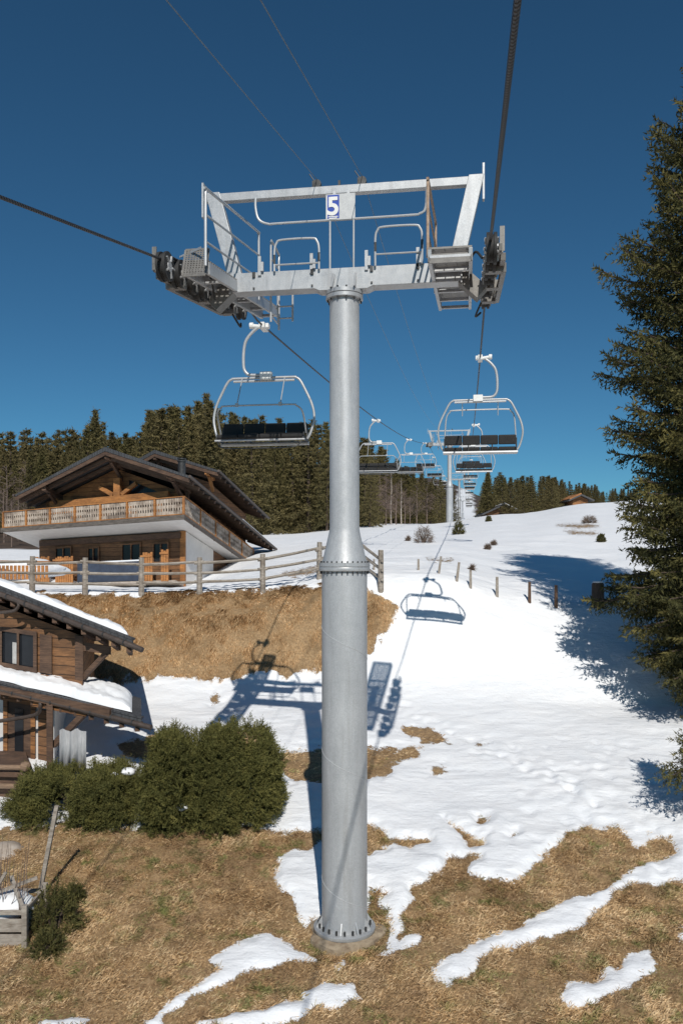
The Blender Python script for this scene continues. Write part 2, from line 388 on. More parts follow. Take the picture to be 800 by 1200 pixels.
GRASS = [
 [(-1500, 2500), (-1500, 955), (0, 968), (290, 966), (322, 972), (383, 976), (420, 1000), (432, 1037)]+z7([(160, 375), (200, 360), (240, 345), (250, 310), (330, 310), (290, 350), (380, 375), (440, 340), (490, 300), (500, 275), (530, 250), (600, 235), (640, 238), (680, 280), (692, 298), (700, 285), (730, 262), (772, 262), (775, 295), (745, 325)])+[(800, 1033), (2500, 1000), (2500, 2500)],
 z7([(65, 235), (120, 260), (200, 275), (205, 285), (160, 288), (110, 275), (100, 300), (55, 312), (20, 300), (20, 240)]),
 z7([(240, 225), (270, 240), (300, 260), (340, 265), (338, 290), (300, 282), (268, 255)]),
 z7([(40, 58), (150, 53), (192, 65), (140, 90), (65, 127), (20, 120)]),
 z7([(130, 0), (165, -5), (230, 22), (262, 46), (220, 46), (160, 25)]),
 z7([(198, 105), (235, 96), (252, 108), (220, 120)]),
 z7([(385, 264), (412, 250), (416, 262), (395, 270)]), z7([(312, 224), (342, 218), (345, 226), (318, 230)]),
 z7([(316, 40), (350, 42), (348, 49), (322, 48)]), z7([(522, 156), (548, 153), (544, 160)]), z7([(696, 250), (722, 256), (714, 264)]),
 [(322, 882), (345, 880), (385, 880), (420, 882), (420, 918), (385, 916), (345, 916), (325, 900)],
 [(140, 873), (160, 866), (185, 865), (182, 890), (146, 887)], [(248, 820), (256, 819), (258, 824), (249, 825)],
 [(-900, 690), (0, 690), (100, 700), (230, 694), (310, 691), (380, 686), (425, 690), (442, 697), (466, 712), (450, 740), (432, 762), (380, 787), (340, 791), (300, 787), (270, 796), (200, 793), (150, 796), (110, 796), (60, 800), (-900, 800)],
 [(652, 616), (690, 614), (702, 617), (680, 619)], [(660, 622), (700, 624), (696, 627), (668, 626)], [(500, 655), (530, 656), (528, 658), (502, 658)],
 [(330, 672), (372, 664), (380, 668), (345, 676)],
]
SNOW = [
 z6([(40, 90), (110, 75), (200, 60), (240, 30), (330, 20), (480, 60), (500, 115), (580, 95), (620, 80), (560, 45), (580, 35), (690, 60), (720, 75), (800, 50), (860, 80), (860, 190), (800, 215), (770, 235), (700, 265), (722, 320), (682, 370), (662, 420), (672, 470), (632, 500), (634, 540), (612, 578), (600, 562), (615, 500), (610, 430), (600, 380), (570, 350), (606, 305), (540, 285), (500, 270), (480, 400), (270, 390), (240, 420), (190, 430), (165, 456), (145, 440), (130, 370), (100, 320), (50, 290), (20, 230), (14, 180)]),
 z6([(552, 612), (640, 568), (740, 524), (757, 540), (700, 567), (600, 618)]), z6([(328, 632), (365, 630), (380, 660), (350, 672), (332, 655)]), z6([(328, 682), (352, 680), (352, 698), (330, 698)]),
 z7([(745, 325), (690, 335), (640, 370), (580, 400), (505, 425), (400, 480), (300, 520), (216, 575), (222, 600), (250, 607), (256, 590), (290, 585), (340, 545), (390, 512), (396, 527), (480, 500), (550, 475), (600, 430), (622, 398), (680, 372), (720, 370), (800, 360), (900, 330), (900, 240), (800, 255), (778, 270), (778, 300)]),
 z7([(518, 640), (522, 610), (540, 598), (590, 602), (618, 598), (612, 562), (625, 560), (640, 576), (680, 545), (722, 538), (737, 560), (700, 582), (670, 598), (668, 612), (640, 622), (612, 640), (555, 662), (525, 655)]),
 z7([(778, 490), (800, 478), (820, 485), (815, 512), (788, 504)]),
 [(183, 1188), (215, 1162), (240, 1148), (262, 1138), (248, 1126), (282, 1104), (310, 1097), (330, 1106), (360, 1113), (367, 1126), (330, 1133), (284, 1134), (262, 1156), (222, 1172), (196, 1190)],
 [(354, 1166), (385, 1152), (414, 1154), (419, 1169), (385, 1182), (360, 1177)],
 [(228, 1196), (280, 1189), (330, 1177), (362, 1179), (361, 1192), (300, 1201), (232, 1206)], [(172, 1196), (188, 1192), (188, 1201), (174, 1203)], [(45, 1197), (70, 1193), (102, 1196), (98, 1203), (48, 1203)],
]
def snow_sdf(X, Y, Z):
    d = np.maximum(Y, 6); px = 400+FPX*X/d; py = Y0-FPX*Z/d
    s = np.full(px.shape, 60.)
    for g in GRASS: s = np.minimum(s, -psdf(px, py, g))
    for g in SNOW: s = np.maximum(s, psdf(px, py, g))
    far = Y > 45
    return np.clip(s, -60, 60)
def grow(a, b, st, g, end):
    mid = list(np.arange(a, b, st)); lo = []; x = a; s = st
    while x > end[0]: s *= g; x -= s; lo.append(x)
    hi = []; x = mid[-1]; s = st
    while x < end[1]: s *= g; x += s; hi.append(x)
    return np.array(lo[::-1]+mid+hi)
gx = grow(-9, 10, .055, 1.045, (-700, 700)); gy = grow(10.5, 33.5, .055, 1.035, (-60, 950))
GX, GY = np.meshgrid(gx, gy); GZ = Hs(GX, GY)
S = snow_sdf(GX, GY, GZ)
S = S+((vnoise(GX*2.6, GY*1.7, 51)-.5)*9+(vnoise(GX*7, GY*5, 52)-.5)*6)*np.clip((40-GY)/10, .15, 1)+1.8*(GY < 19)
und = (vnoise(GX*.35, GY*.5, 1)-.5)*.16+(vnoise(GX*1.1+9, GY*1.7, 2)-.5)*.06+(vnoise(GX*3.1, GY*3.7, 3)-.5)*.018
footcut = .09*np.exp(-(np.hypot(GX-.05, GY-14.3)/.85)**4)
rough = (vnoise(GX*2.2, GY*2.2, 5)-.5)*.07+(vnoise(GX*6, GY*6, 6)-.5)*.05
sm = np.clip((S+3)/15, 0, 1); sm = sm*sm*(3-2*sm)
fadeT = np.clip((np.hypot(GX-.05, GY-14.5)-.8)/.8, 0, 1)
GZ = GZ+(und*sm+rough*(1-sm))*fadeT+sm*.06*np.clip(fadeT+.2, 0, 1)-footcut
bankm = np.exp(-((GY-30.2)/1.6)**2)*(S < 0)
GZ = GZ+bankm*((vnoise(GX*.9, GY*.9, 11)-.5)*.22+(vnoise(GX*3, GY*3, 12)-.5)*.08)
fp = np.random.default_rng(3)
for k in range(150):   # footprints and trampled hollows
    if k < 90:
        x = fp.uniform(3.8, 8.2); y = fp.uniform(15.5, 24)
    else:
        t = (k-90)/60; x = 1.5+4.5*t+fp.normal(0, .15); y = 27-8*t+fp.normal(0, .12)
    r = fp.uniform(.09, .17); dd = ((GX-x)/r)**2+((GY-y)/(r*1.3))**2
    GZ = GZ-sm*.03*np.exp(-dd)+sm*.010*np.exp(-(np.sqrt(dd)-1.8)**2*2)
nx, ny = len(gx), len(gy)
V = np.stack([GX.ravel(), GY.ravel(), GZ.ravel()], 1)
ii = (np.arange(ny-1)[:, None]*nx+np.arange(nx-1)[None]).ravel()
ground = arr_mesh('ground', V, np.stack([ii, ii+1, ii+nx+1, ii+nx], 1), 'ground')
tag(ground, kind='structure')
at = ground.data.attributes.new('snow', 'FLOAT', 'POINT'); at.data.foreach_set('value', S.ravel().astype(np.float32))
qx = 400+FPX*GX/np.maximum(GY, 6)
piste = np.abs(GX-(GY*.1545-2)) < np.where(GY > 330, 5+(GY-330)*.0, 9)
W = (GY > 118) & ~piste & ~((qx > 545) & (GY < 135))
W |= (GY > 70) & (qx < 300) & (GY-70 > (qx-200)*.2)
aw = ground.data.attributes.new('woods', 'FLOAT', 'POINT'); aw.data.foreach_set('value', W.ravel().astype(np.float32))
ground.data.polygons.foreach_set('use_smooth', [True]*len(ground.data.polygons))
def gz(x, y):   # height of the finished ground
    i = min(max(np.searchsorted(gx, x)-1, 0), nx-2); j = min(max(np.searchsorted(gy, y)-1, 0), ny-2)
    a = (x-gx[i])/(gx[i+1]-gx[i]); b = (y-gy[j])/(gy[j+1]-gy[j])
    return float((GZ[j, i]*(1-a)+GZ[j, i+1]*a)*(1-b)+(GZ[j+1, i]*(1-a)+GZ[j+1, i+1]*a)*b)
def GP(px, d, dz=0): x = (px-400)/FPX*d; return Vector((x, d, gz(x, d)+dz))

# ---- grass blades (one countless mass)
def blades(n, xr, yr, Lr, wr, seed, lay=.55, sp=1.0, wv=3.):
    g = np.random.default_rng(seed)
    x = g.uniform(*xr, n); y = g.uniform(*yr, n); q = 400+FPX*x/y
    k = (q > -60) & (q < 860); x, y = x[k], y[k]
    cl = vnoise(x*3.1, y*3.1, 21); k = g.random(len(x)) < .55+.6*cl; x, y, cl = x[k], y[k], cl[k]
    ii_ = np.clip(np.searchsorted(gx, x)-1, 0, nx-2); jj = np.clip(np.searchsorted(gy, y)-1, 0, ny-2)
    s = S[jj, ii_]; z = GZ[jj, ii_]
    k = (s < 2.2-g.random(len(s))*3) & (np.hypot(x-.05, y-14.45) > .62); x, y, z, cl, s = x[k], y[k], z[k], cl[k], s[k]; m = len(x)
    slope = (Hs(x, y+.3)-Hs(x, y-.3))/.6
    L = g.uniform(*Lr, m)*(.6+.8*cl); w = g.uniform(*wr, m)
    ang = g.normal(-math.pi/2, sp, m)+(vnoise(x*.8, y*.8, 31)-.5)*wv
    up = g.uniform(.08, lay, m)
    dx, dy = np.cos(ang)*(1-up*.5), np.sin(ang)*(1-up*.5); dz = up+slope*dy
    nrm = np.sqrt(dx*dx+dy*dy+dz*dz); dx, dy, dz = dx/nrm, dy/nrm, dz/nrm
    sx, sy = -np.sin(ang)*w, np.cos(ang)*w
    base_ = np.stack([x, y, z-.01], 1)
    V = np.empty((m, 4, 3)); V[:, 0] = base_-np.stack([sx, sy, 0*sx], 1)/2; V[:, 1] = base_+np.stack([sx, sy, 0*sx], 1)/2
    mid = base_+np.stack([dx*L*.55, dy*L*.55, dz*L*.55+.1*L], 1)
    V[:, 2] = mid+np.stack([sx, sy, 0*sx], 1)*.35; V[:, 3] = base_+np.stack([dx*L, dy*L, dz*L-.02*L], 1)
    b4 = np.arange(m)*4
    F = np.concatenate([np.stack([b4, b4+1, b4+2], 1), np.stack([b4, b4+2, b4+3], 1)])
    var = np.clip(g.normal(.55, .22, m)+(vnoise(x*1.3, y*1.3, 41)-.5)*.55+(vnoise(x*4.5, y*4.5, 43)-.5)*.45+(.20-.34*np.clip((y-30.75)/.4, 0, 1)-.22*np.clip((vnoise(x*1.9, y*1.2, 77)-.62)*6, 0, 1))*(y > 27), 0, 1)
    return V.reshape(-1, 3), F, np.repeat(var, 4)
Vs, Fs, As = [], [], []; k = 0
for a in ((560000, (-9, 9), (10.6, 19.5), (.045, .13), (.003, .007), 1, .9, 1.4, 2.), (230000, (-16, 2.5), (27.6, 31.8), (.10, .28), (.005, .011), 2, .3, .25, .3), (16000, (-6, 3), (19.5, 25), (.06, .15), (.005, .012), 3, .5)):
    v, f, s_ = blades(*a); Vs.append(v); Fs.append(f+k); As.append(s_); k += len(v)
go = arr_mesh('grass', np.concatenate(Vs), np.concatenate(Fs), 'grass', var=np.concatenate(As))
tag(go, 'matted straw coloured winter grass on the bare patches and bank', 'grass', kind='stuff')

# ------------------------------------------------------------------ lift geometry
TA = 148/FPX; AZ = math.atan(TA); SA, CA = math.sin(AZ), math.cos(AZ)
T = 14.3
def uof(px, v): q = (px-400)/FPX; return v*(q*CA-SA)/(CA+q*SA)
def L(u, v, h): return Vector((u*CA+v*SA, v*CA-u*SA, h))
UR = uof(571.5, T); UP = uof(403.5, T); UL = 2*UP-UR
DT = T*CA-UP*SA
HB = (Y0-1087)/FPX*DT
ZR = lambda py: (Y0-py)/FPX*DT-HB      # height above the base for something at the pole's distance
CT = (Y0-313)/FPX*DT - .05
TOW = [T, 98, 206, 330, 480]; CH = [CT, 13.3, 18.9, 21.6, 52.0]; SG = [.9, 1.0, 1.3, 2.5]
def cab(v):
    if v <= T: return CT+.214*(v-T)
    for i in range(4):
        if v <= TOW[i+1]:
            t = (v-TOW[i])/(TOW[i+1]-TOW[i]); return CH[i]+(CH[i+1]-CH[i])*t-4*SG[i]*t*(1-t)
    return CH[-1]
tower = empty('lift_tower', (0, 0, 0))
def cyl(mb, a, b, r, n=16): mb.tube([a, b], r, n)
px_m = FPX/DT
rL, rU = .40, .262
zF = ZR(665); zTop = ZR(346)
m = MB(); m.lathe([(rL, .02), (rL, zF-.06)], 48); m.build('lower_pole', 'pole', tower, True)
m = MB(); m.lathe([(rL, zF+.08), (rL-.02, zF+.15), (rU+.01, zF+.62), (rU, zF+.7), (rU, zTop-.1)], 48); m.build('upper_pole', 'pole', tower, True)
m = MB(); m.lathe([(rL+.045, zF-.06), (rL+.05, zF-.05), (rL+.05, zF+.0), (rL+.045, zF+.01)], 48); m.lathe([(rL+.045, zF+.015), (rL+.05, zF+.02), (rL+.05, zF+.08), (rL+.03, zF+.085)], 48); fl = m.build('middle_flange', 'galv', tower, True)
m = MB()
for k in range(28):
    a = 2*math.pi*k/28+.05; x, y = math.cos(a)*(rL+.022), math.sin(a)*(rL+.022)
    cyl(m, (x, y, zF-.11), (x, y, zF+.115), .013, 6)
m.build('bolt_ring', 'dark_steel', fl)
m = MB(); m.lathe([(.53, -.02), (.545, 0), (.545, .045), (.53, .055)], 48); bp = m.build('base_plate', 'galv', tower, True)
for k in range(10):
    a = 2*math.pi*(k+.5)/10; c, s_ = math.cos(a), math.sin(a); m = MB()
    m.prism([(c*(rL-.01), s_*(rL-.01), .04), (c*.50, s_*.50, .04), (c*.50, s_*.50, .08), (c*(rL-.01), s_*(rL-.01), .26)], (-s_*.02, c*.02, 0)); m.build('gusset', 'zinc', bp)
m = MB()
for k in range(20):
    a = 2*math.pi*(k+.5)/20; cyl(m, (math.cos(a)*.455, math.sin(a)*.455, .03), (math.cos(a)*.455, math.sin(a)*.455, .13), .02, 8)
m.build('anchor_bolts', 'dark_steel', bp)
m = MB(); n = 40
ring = []
for lvl, (r, z) in enumerate(((.64, -1.1), (.68, -.30), (.65, -.05), (.60, -.022))):
    for j in range(n):
        a = 2*math.pi*j/n; rr = r*(1+.12*math.sin(3*a+1)*(.3+.3*lvl)+.05*math.sin(7*a))
        m.v.append(Vector((math.cos(a)*rr, math.sin(a)*rr, z+.012*math.sin(5*a))))
for i in range(3):
    for j in range(n): m.f.append([i*n+j, i*n+(j+1) % n, (i+1)*n+(j+1) % n, (i+1)*n+j])
m.f.append([3*n+j for j in range(n)]); m.build('concrete_footing', 'concrete', tower, True)
# spiral welds, slightly raised
for z0, r in ((.35, rL), (2.6, rL), (4.75, rL)):
    pts = []; m = MB()
    for k in range(40):
        a = -math.pi*1.02+k/39*math.pi*1.1; pts.append((math.cos(a)*(r+.001), math.sin(a)*(r+.001), z0+.62-.0165*k))
    m.tube(pts, .005, 5); m.build('weld_seam', 'weld', tower, True)
# top flange and head
m = MB(); m.lathe([(rU+.05, zTop-.1), (rU+.065, zTop-.09), (rU+.065, zTop-.03), (rU+.05, zTop-.02)], 40); m.lathe([(rU+.05, zTop-.015), (rU+.065, zTop-.01), (rU+.065, zTop+.05), (rU+.03, zTop+.055)], 40)
tf = m.build('top_flange', 'galv', tower, True)
m = MB()
for k in range(12):
    a = 2*math.pi*(k+.5)/12; x, y = math.cos(a)*(rU+.032), math.sin(a)*(rU+.032); cyl(m, (x, y, zTop-.14), (x, y, zTop+.09), .016, 6)
m.build('bolt_ring', 'dark_steel', tf)
zc0, zc1 = ZR(339.5), ZR(317)     # lower crossarm bottom/top
zt0, zt1 = ZR(228), ZR(218.5)
hg = (UR-UL)/2
m = MB(); m.box((0, 0, (zc0+zc1)/2), 2*hg-.9, .30, zc1-zc0)
m.prism([(-.42, -.153, zTop+.055), (.42, -.153, zTop+.055), (.58, -.153, zc0+.03), (-.58, -.153, zc0+.03)], (0, .306, 0))
for s_ in (-1, 1): m.box((s_*(hg-.45), 0, (zc0+zc1)/2), .03, .36, zc1-zc0+.06)
m.prism([(-.2, -.30, zTop+.06), (-.17, -.30, zTop+.06), (-.14, -.16, zc1-.1), (-.17, -.16, zc1-.1)], (0, .02, 0))
for s_ in (-.2, .2): m.prism([(s_, -.33, zTop+.06), (s_, -.155, zTop+.06), (s_, -.155, zc0+.26)], (.03, 0, 0))
m.build('crossarm', 'galv', tower, False, .012)
# bolts plates on arm
m = MB()
for x in (-1.6, -.55, .5, 1.3): m.box((x, -.17, zc1-.05), .05, .03, .09); m.box((x, -.165, zc0+.05), .03, .02, .03)
m.build('arm_bolts', 'dark_steel', tower)
uTL = uof(243, T)-UP; uTR = uof(560, T)-UP
m = MB(); m.box(((uTL+uTR)/2, 0, (zt0+zt1)/2), uTR-uTL, .14, zt1-zt0); m.build('top_beam', 'galv', tower, False, .008)
for s_, ut, ub in ((-1, uTL+.12, uof(277, T)-UP), (1, uTR-.03, uof(534, T)-UP)):
    m = MB(); a = Vector((ut, 0, zt1+.02)); b = Vector((ub, 0, zc1-.05 if s_ < 0 else zc1-.02)); w = .13
    m.prism([a+Vector((-w, -.09, 0)), a+Vector((w, -.09, 0)), b+Vector((w, -.09, 0)), b+Vector((-w, -.09, 0))], (0, .18, 0))
    m.build('diagonal_brace', 'galv', tower, False, .008)
    m = MB(); e = uTL-.07 if s_ < 0 else uTR+.09
    m.box((e, 0, (zt0+zt1)/2-.02), .035, .12, .62); m.beam((e, 0, (zt0+zt1)/2), (e-s_*.12, 0, (zt0+zt1)/2), .05, .05)
    m.build('end_bracket', 'galv', tower)
# sign
us0, us1 = uof(383, T)-UP, uof(417, T)-UP; zs0, zs1 = ZR(260), ZR(230)
m = MB(); m.box(((us0+us1)/2, -.11, (zs0+zs1)/2), us1-us0, .012, zs1-zs0); sign = m.build('number_plate', 'plate', tower)
m = MB(); m.box((us0+.13, -.1185, (zs0+zs1)/2+.005), .215, .004, .41); m.build('number_panel', 'blue', sign)
m = MB(); m.box((us0+.022, -.1195, (zs0+zs1)/2), .012, .003, .40); m.box((us0+.13, -.123, zs0+.055), .17, .003, .016); m.box((us0+.13, -.123, zs0+.025), .14, .003, .02)
m.build('panel_border', 'white', sign)
cu = bpy.data.curves.new('digit', 'FONT'); cu.body = '5'; cu.size = .44; cu.offset = .012; cu.extrude = .004; cu.align_x = 'CENTER'
tmp = bpy.data.objects.new('tmp', cu); col.objects.link(tmp); dg = bpy.context.evaluated_depsgraph_get()
me = bpy.data.meshes.new_from_object(tmp.evaluated_get(dg)); bpy.data.objects.remove(tmp)
me.materials.clear(); me.materials.append(M['white'])
dig = bpy.data.objects.new('digit', me); col.objects.link(dig); dig.parent = sign; dig.rotation_euler = (R(90), 0, 0); dig.location = (us0+.13, -.125, zs0+.09)
m = MB()
for u in (us0+.07, us1-.03): m.tube([(u, -.09, zc1), (u, -.09, zs1-.02)], .018, 8)
for u in (us0+.15, us1-.12): m.box((u, -.08, zs1+.03), .05, .06, .06)
m.build('sign_post', 'zinc', tower, True)
# hanging tube below top beam
uh0, uh1 = uof(301, T)-UP, uof(492, T)-UP; zh = ZR(259.5)
m = MB(); m.tube(smooth_path([(uh0, -.09, zt0), (uh0, -.09, zh+.3), (uh0+.06, -.09, zh+.09), (uh0+.24, -.09, zh), (uh0+.5, -.09, zh), (uh1-.3, -.09, zh), (uh1, -.09, zh+.02), (uh1+.1, -.09, zh+.12), (uh1+.12, -.09, zt0)], 4), .022, 8); m.build('safety_rail', 'zinc', tower, True)
def hoop(u0, u1, y, z0, z1, zm, name='guard_hoop'):
    m = MB(); m.tube(smooth_path([(u0, y, z0), (u0, y, z1-.2), (u0+.04, y, z1-.05), (u0+.14, y, z1), (u1-.14, y, z1), (u1-.04, y, z1-.05), (u1, y, z1-.2), (u1, y, z0)], 4), .02, 8)
    m.tube([(u0, y, zm), (u1, y, zm)], .015, 6); h_ = m.build(name, 'zinc', tower, True)
    for u in (u0, u1): m = MB(); m.tube([(u, y, z1-.42), (u, y, z1-.26)], .0225, 8); m.build('grip_sleeve', 'dark_steel', h_)
hoop(uof(324.5, T)-UP, uof(376, T)-UP, -.2, zc1-.02, ZR(282), ZR(311))
hoop(uof(441, T)-UP, uof(495, T)-UP, -.2, zc1-.02, ZR(274), ZR(305))
m = MB(); x = uof(322, T)-UP
m.tube(smooth_path([(x-.12, .2, zc0-.45), (x-.12, .2, zc1+.55), (x-.1, .25, zc1+.66), (x-.1, .7, zc1+.62), (x-.1, .75, zc1+.5), (x-.1, .75, zc0-.45)], 4), .02, 8)
for z in (zc0-.35, zc0-.1, zc1+.1, zc1+.35): m.tube([(x-.11, .2, z), (x-.11, .75, z)], .014, 6)
m.build('ladder_hoop', 'zinc', tower, True)
for px in (307, 367, 430.5, 490):
    m = MB(); u = uof(px, T)-UP; m.box((u, -.17, zc1+.10), .055, .03, .34); m.box((u+.05, -.18, zc1+.08), .05, .05, .16); m.build('rail_bracket', 'galv', tower)
for px in (371.5, 424.5):
    u = uof(px, T)-UP; m = MB(); m.tube([(u, -.04, zt1+.07), (u, .04, zt1+.07)], .075, 14); m.box((u-.02, -.01, zt1+.06), .13, .05, .13); m.box((u-.02, .09, zt1+.03), .1, .08, .08)
    m.tube([(u-.03, -.02, zt1+.1), (u-.13, -.05, zt1+.24)], .01, 5); m.build('wire_clamp', 'dark_steel', tower)
for px in (398,): m = MB(); m.box((uof(px, T)-UP, -.05, zt1+.04), .04, .04, .09); m.build('wire_clamp', 'dark_steel', tower)
# sheave assemblies
ZC = CT-HB; SL = .145
def sheaves(side):
    c = hg*side; inn = -side
    asm = MB()
    # rocker beams
    def w(u, v, dz=0): return Vector((c+u, v, ZC+SL*v+dz))
    asm.beam(w(side*.20, -1.5, -.40), w(side*.20, 1.5, -.40), .08, .14); asm.beam(w(side*.17, -2.0, -.34), w(side*.17, -.9, -.34), .08, .11); asm.beam(w(side*.17, .9, -.34), w(side*.17, 2.0, -.34), .08, .11)
    for v in (-1.9, -.65, .65, 1.9): asm.beam(w(side*.12, v-.40, -.26), w(side*.12, v+.40, -.26), .05, .11)
    for v in (-1.45, 0, 1.45): asm.box(w(side*.05, v, -.40), .26, .16, .14)
    asm.beam(w(inn*.1, 0, -.55), Vector((c+inn*.5, 0, (zc0+zc1)/2)), .28, .26)
    A_ = asm.build('sheave_train', 'train', tower, False, .006)
    for k in range(8):
        v = -2.15+k*.614; m = MB(); r = .225
        p = w(0, v, -.245); m.tube([p+Vector((-.04, 0, 0)), p+Vector((.04, 0, 0))], r-.03, 20)
        m.tube([p+Vector((-.075, 0, 0)), p+Vector((-.03, 0, 0))], r, 20); m.tube([p+Vector((.03, 0, 0)), p+Vector((.075, 0, 0))], r, 20)
        wh = m.build('sheave_wheel', 'rubber', A_, True)
        m = MB(); m.tube([p+Vector((-.09, 0, 0)), p+Vector((.09, 0, 0))], .085, 14)
        for q in range(5):
            a = q*2*math.pi/5; m.beam(p+Vector((-.08, math.cos(a)*.08, math.sin(a)*.08)), p+Vector((-.08, math.cos(a)*.18, math.sin(a)*.18)), .02, .045, (1, 0, 0)); m.beam(p+Vector((.08, math.cos(a)*.08, math.sin(a)*.08)), p+Vector((.08, math.cos(a)*.18, math.sin(a)*.18)), .02, .045, (1, 0, 0))
        m.build('wheel_hub', 'galv', wh)
    # cable catchers and sensor hoses
    for v in (-2.2, 2.3):
        m = MB(); m.beam(w(side*.15, v, -.30), w(side*.15, v, .06), .07, .02, (0, 1, 0)); m.box(w(side*.06, v, -.30), .2, .06, .06); m.build('cable_catcher', 'train', A_)
    m = MB(); m.tube(smooth_path([w(inn*.12, -1.3, -.2), w(inn*.22, -1.1, -.05), w(inn*.3, -.8, -.15), w(inn*.28, -.5, -.5)], 5), .02, 6)
    m.tube(smooth_path([w(inn*.1, 1.2, -.5), w(inn*.2, 1.4, -.72), w(inn*.1, 1.8, -.6)], 5), .02, 6); m.build('sensor_hose', 'rubber', A_, True)
    # walkway
    w0, w1 = (.30, .92) if side > 0 else (.18, .56)
    m = MB(); zb = -.22
    for uu in (w1, w0): m.beam(w(inn*uu, -1.75, zb), w(inn*uu, 3.2, zb), .06, .19)
    for v in (-1.75, -.8, .2, 1.2, 2.2, 3.2): m.beam(w(inn*w0, v, zb-.03), w(inn*w1, v, zb-.03), .06, .06)
    W_ = m.build('walkway', 'galv', tower, False, .005)
    m = MB()
    nsl = 44
    for k in range(nsl):
        v = -1.72+4.88*k/(nsl-1); m.beam(w(inn*(w0-.02), v, zb+.112), w(inn*(w1+.02), v, zb+.112), .065, .03)
    for uu in np.linspace(w0+.06, w1-.06, 4): m.beam(w(inn*uu, -1.72, zb+.09), w(inn*uu, 3.16, zb+.09), .012, .03)
    m.build('grating_floor', 'train', W_)
    m = MB(); sc_h = .14 if side > 0 else .44   # tilted perforated end hatch: a frame and crossing bars with real openings
    pa = lambda f, g_: w(inn*(w0+(w1-w0)*f), -1.86+.16*g_, zb-.12+sc_h*g_)
    for q in np.linspace(0, 1, 13): m.beam(pa(0, q), pa(1, q), .022, .008, (0, 1, 0))
    for q in np.linspace(0, 1, 13 if side > 0 else 9): m.beam(pa(q, 0), pa(q, 1), .022, .008, (0, 1, 0))
    for f0, g0, f1, g1 in ((0, 0, 1, 0), (0, 1, 1, 1), (0, 0, 0, 1), (1, 0, 1, 1)): m.beam(pa(f0, g0), pa(f1, g1), .035, .02, (0, 1, 0))
    m.build('perforated_hatch', 'train', W_)
    if side < 0:
        m = MB(); 
        m.hexa([w(.02, -1.55, .02), w(.5, -1.9, .06), w(.5, -1.88, .06), w(.02, -1.53, .02), w(.02, -1.55, .05), w(.5, -1.9, .10), w(.5, -1.88, .10), w(.02, -1.53, .05)])
        m.build('hatch_rim', 'galv', W_)
    # railing
    v0, v1 = (-1.65, 1.45) if side > 0 else (-1.95, 1.35); uu = inn*(w1+.03)
    m = MB(); rail_mat = 'zinc' if side < 0 else 'rust'
    m.tube(smooth_path([w(uu, v0, zb), w(uu, v0, .88), w(uu, v0+.05, .98), w(uu, v0+.2, 1.0), w(uu, v1-.2, 1.1), w(uu, v1-.05, 1.08), w(uu, v1, .98), w(uu, v1, zb)], 4), .024, 8)
    m.tube([w(uu, v0, .58), w(uu, v1, .66)], .018, 6); m.tube([w(uu, v0, .16), w(uu, v1, .2)], .018, 6)
    m.build('handrail', rail_mat, tower, True)
    if side > 0:
        m = MB(); m.tube([w(uu-.02, v1+.1, zb), w(uu-.02, v1+.1, .72)], .022, 8); m.build('handrail_post', 'zinc', tower, True)
    return W_
sheaves(-1); sheaves(1)
m = MB(); x = -hg+1.15
m.tube([(x, .6, zc0-.34), (x, .6, zc1+.1)], .02, 6); m.tube([(x+.28, .6, zc0-.34), (x+.28, .6, zc1+.1)], .02, 6)
for k in range(4): m.tube([(x, .6, zc0-.28+k*.22), (x+.28, .6, zc0-.28+k*.22)], .014, 6)
m.build('access_ladder', 'zinc', tower, True)
tower.rotation_euler = (0, 0, -AZ)
tag(tower, 'tall galvanised chairlift tower number 5 standing in the foreground grass', 'lift tower')
tower.location = L(UP, T, HB)
names = ['grey lift tower standing on the snow crest, second up the line', 'distant lift tower beyond the crest, third up the line', 'far small lift tower in the forest gap, fourth up the line', 'farthest lift tower on the white piste above the forest gap']
SKIP = ('number_plate', 'concrete_footing')
for i in range(1, 5):
    c = copy_tree(tower, None, SKIP); dz = CH[i]-CT; c.location = L(UP, TOW[i], HB+dz); c['label'] = names[i-1]; c['group'] = 'lift towers'
tower['group'] = 'lift towers'
# cables
def cable_pts(u0, side):
    pts = [L(u0+(-.02 if side > 0 else -.0)*(T-v), v, cab(v)) for v in np.linspace(-26, 12, 40)] if False else []
    for v in list(np.linspace(-30, T-2.2, 50)):
        u = u0-(.0085*(T-v) if side > 0 else 0); pts.append(L(u, v, cab(v)))
    for v in np.linspace(T-1.9, T+2.3, 12):
        pts.append(L(u0, v, CT+SL*(v-T)-.01-.03*((v-T)/2)**2+.0))
    for v in np.arange(T+3.5, 480, 3.0): pts.append(L(u0, v, cab(v)))
    return pts
for side, lab in ((1, 'thick dark haul cable on the right, carrying the chairs uphill'), (-1, 'dark haul cable on the left, carrying the chairs down')):
    m = MB(); m.tube(cable_pts(UR if side > 0 else UL, side), .022, 8); tag(m.build('haul_cable', 'haul', None, True), lab, 'cable', 'haul cables')
for px, lab in ((371.5, 'thin overhead wire through the left clamp on the top beam'), (424.5, 'thin overhead wire through the right clamp on the top beam')):
    u = uof(px, T); zt = HB+zt1+.15; pts = []
    for v in np.linspace(-25, T, 25): pts.append(L(u, v, zt+.235*(v-T)+.0015*(T-v)**2*.0))
    for i in range(4):
        for t in np.linspace(.02, 1, 30):
            pts.append(L(u, TOW[i]+(TOW[i+1]-TOW[i])*t, zt+(CH[i]-CT)+(CH[i+1]-CH[i])*t-4*SG[i]*1.7*t*(1-t)))
    m = MB(); m.tube(pts, .006, 5); tag(m.build('overhead_wire', 'wire', None, True), lab, 'wire', 'overhead wires')

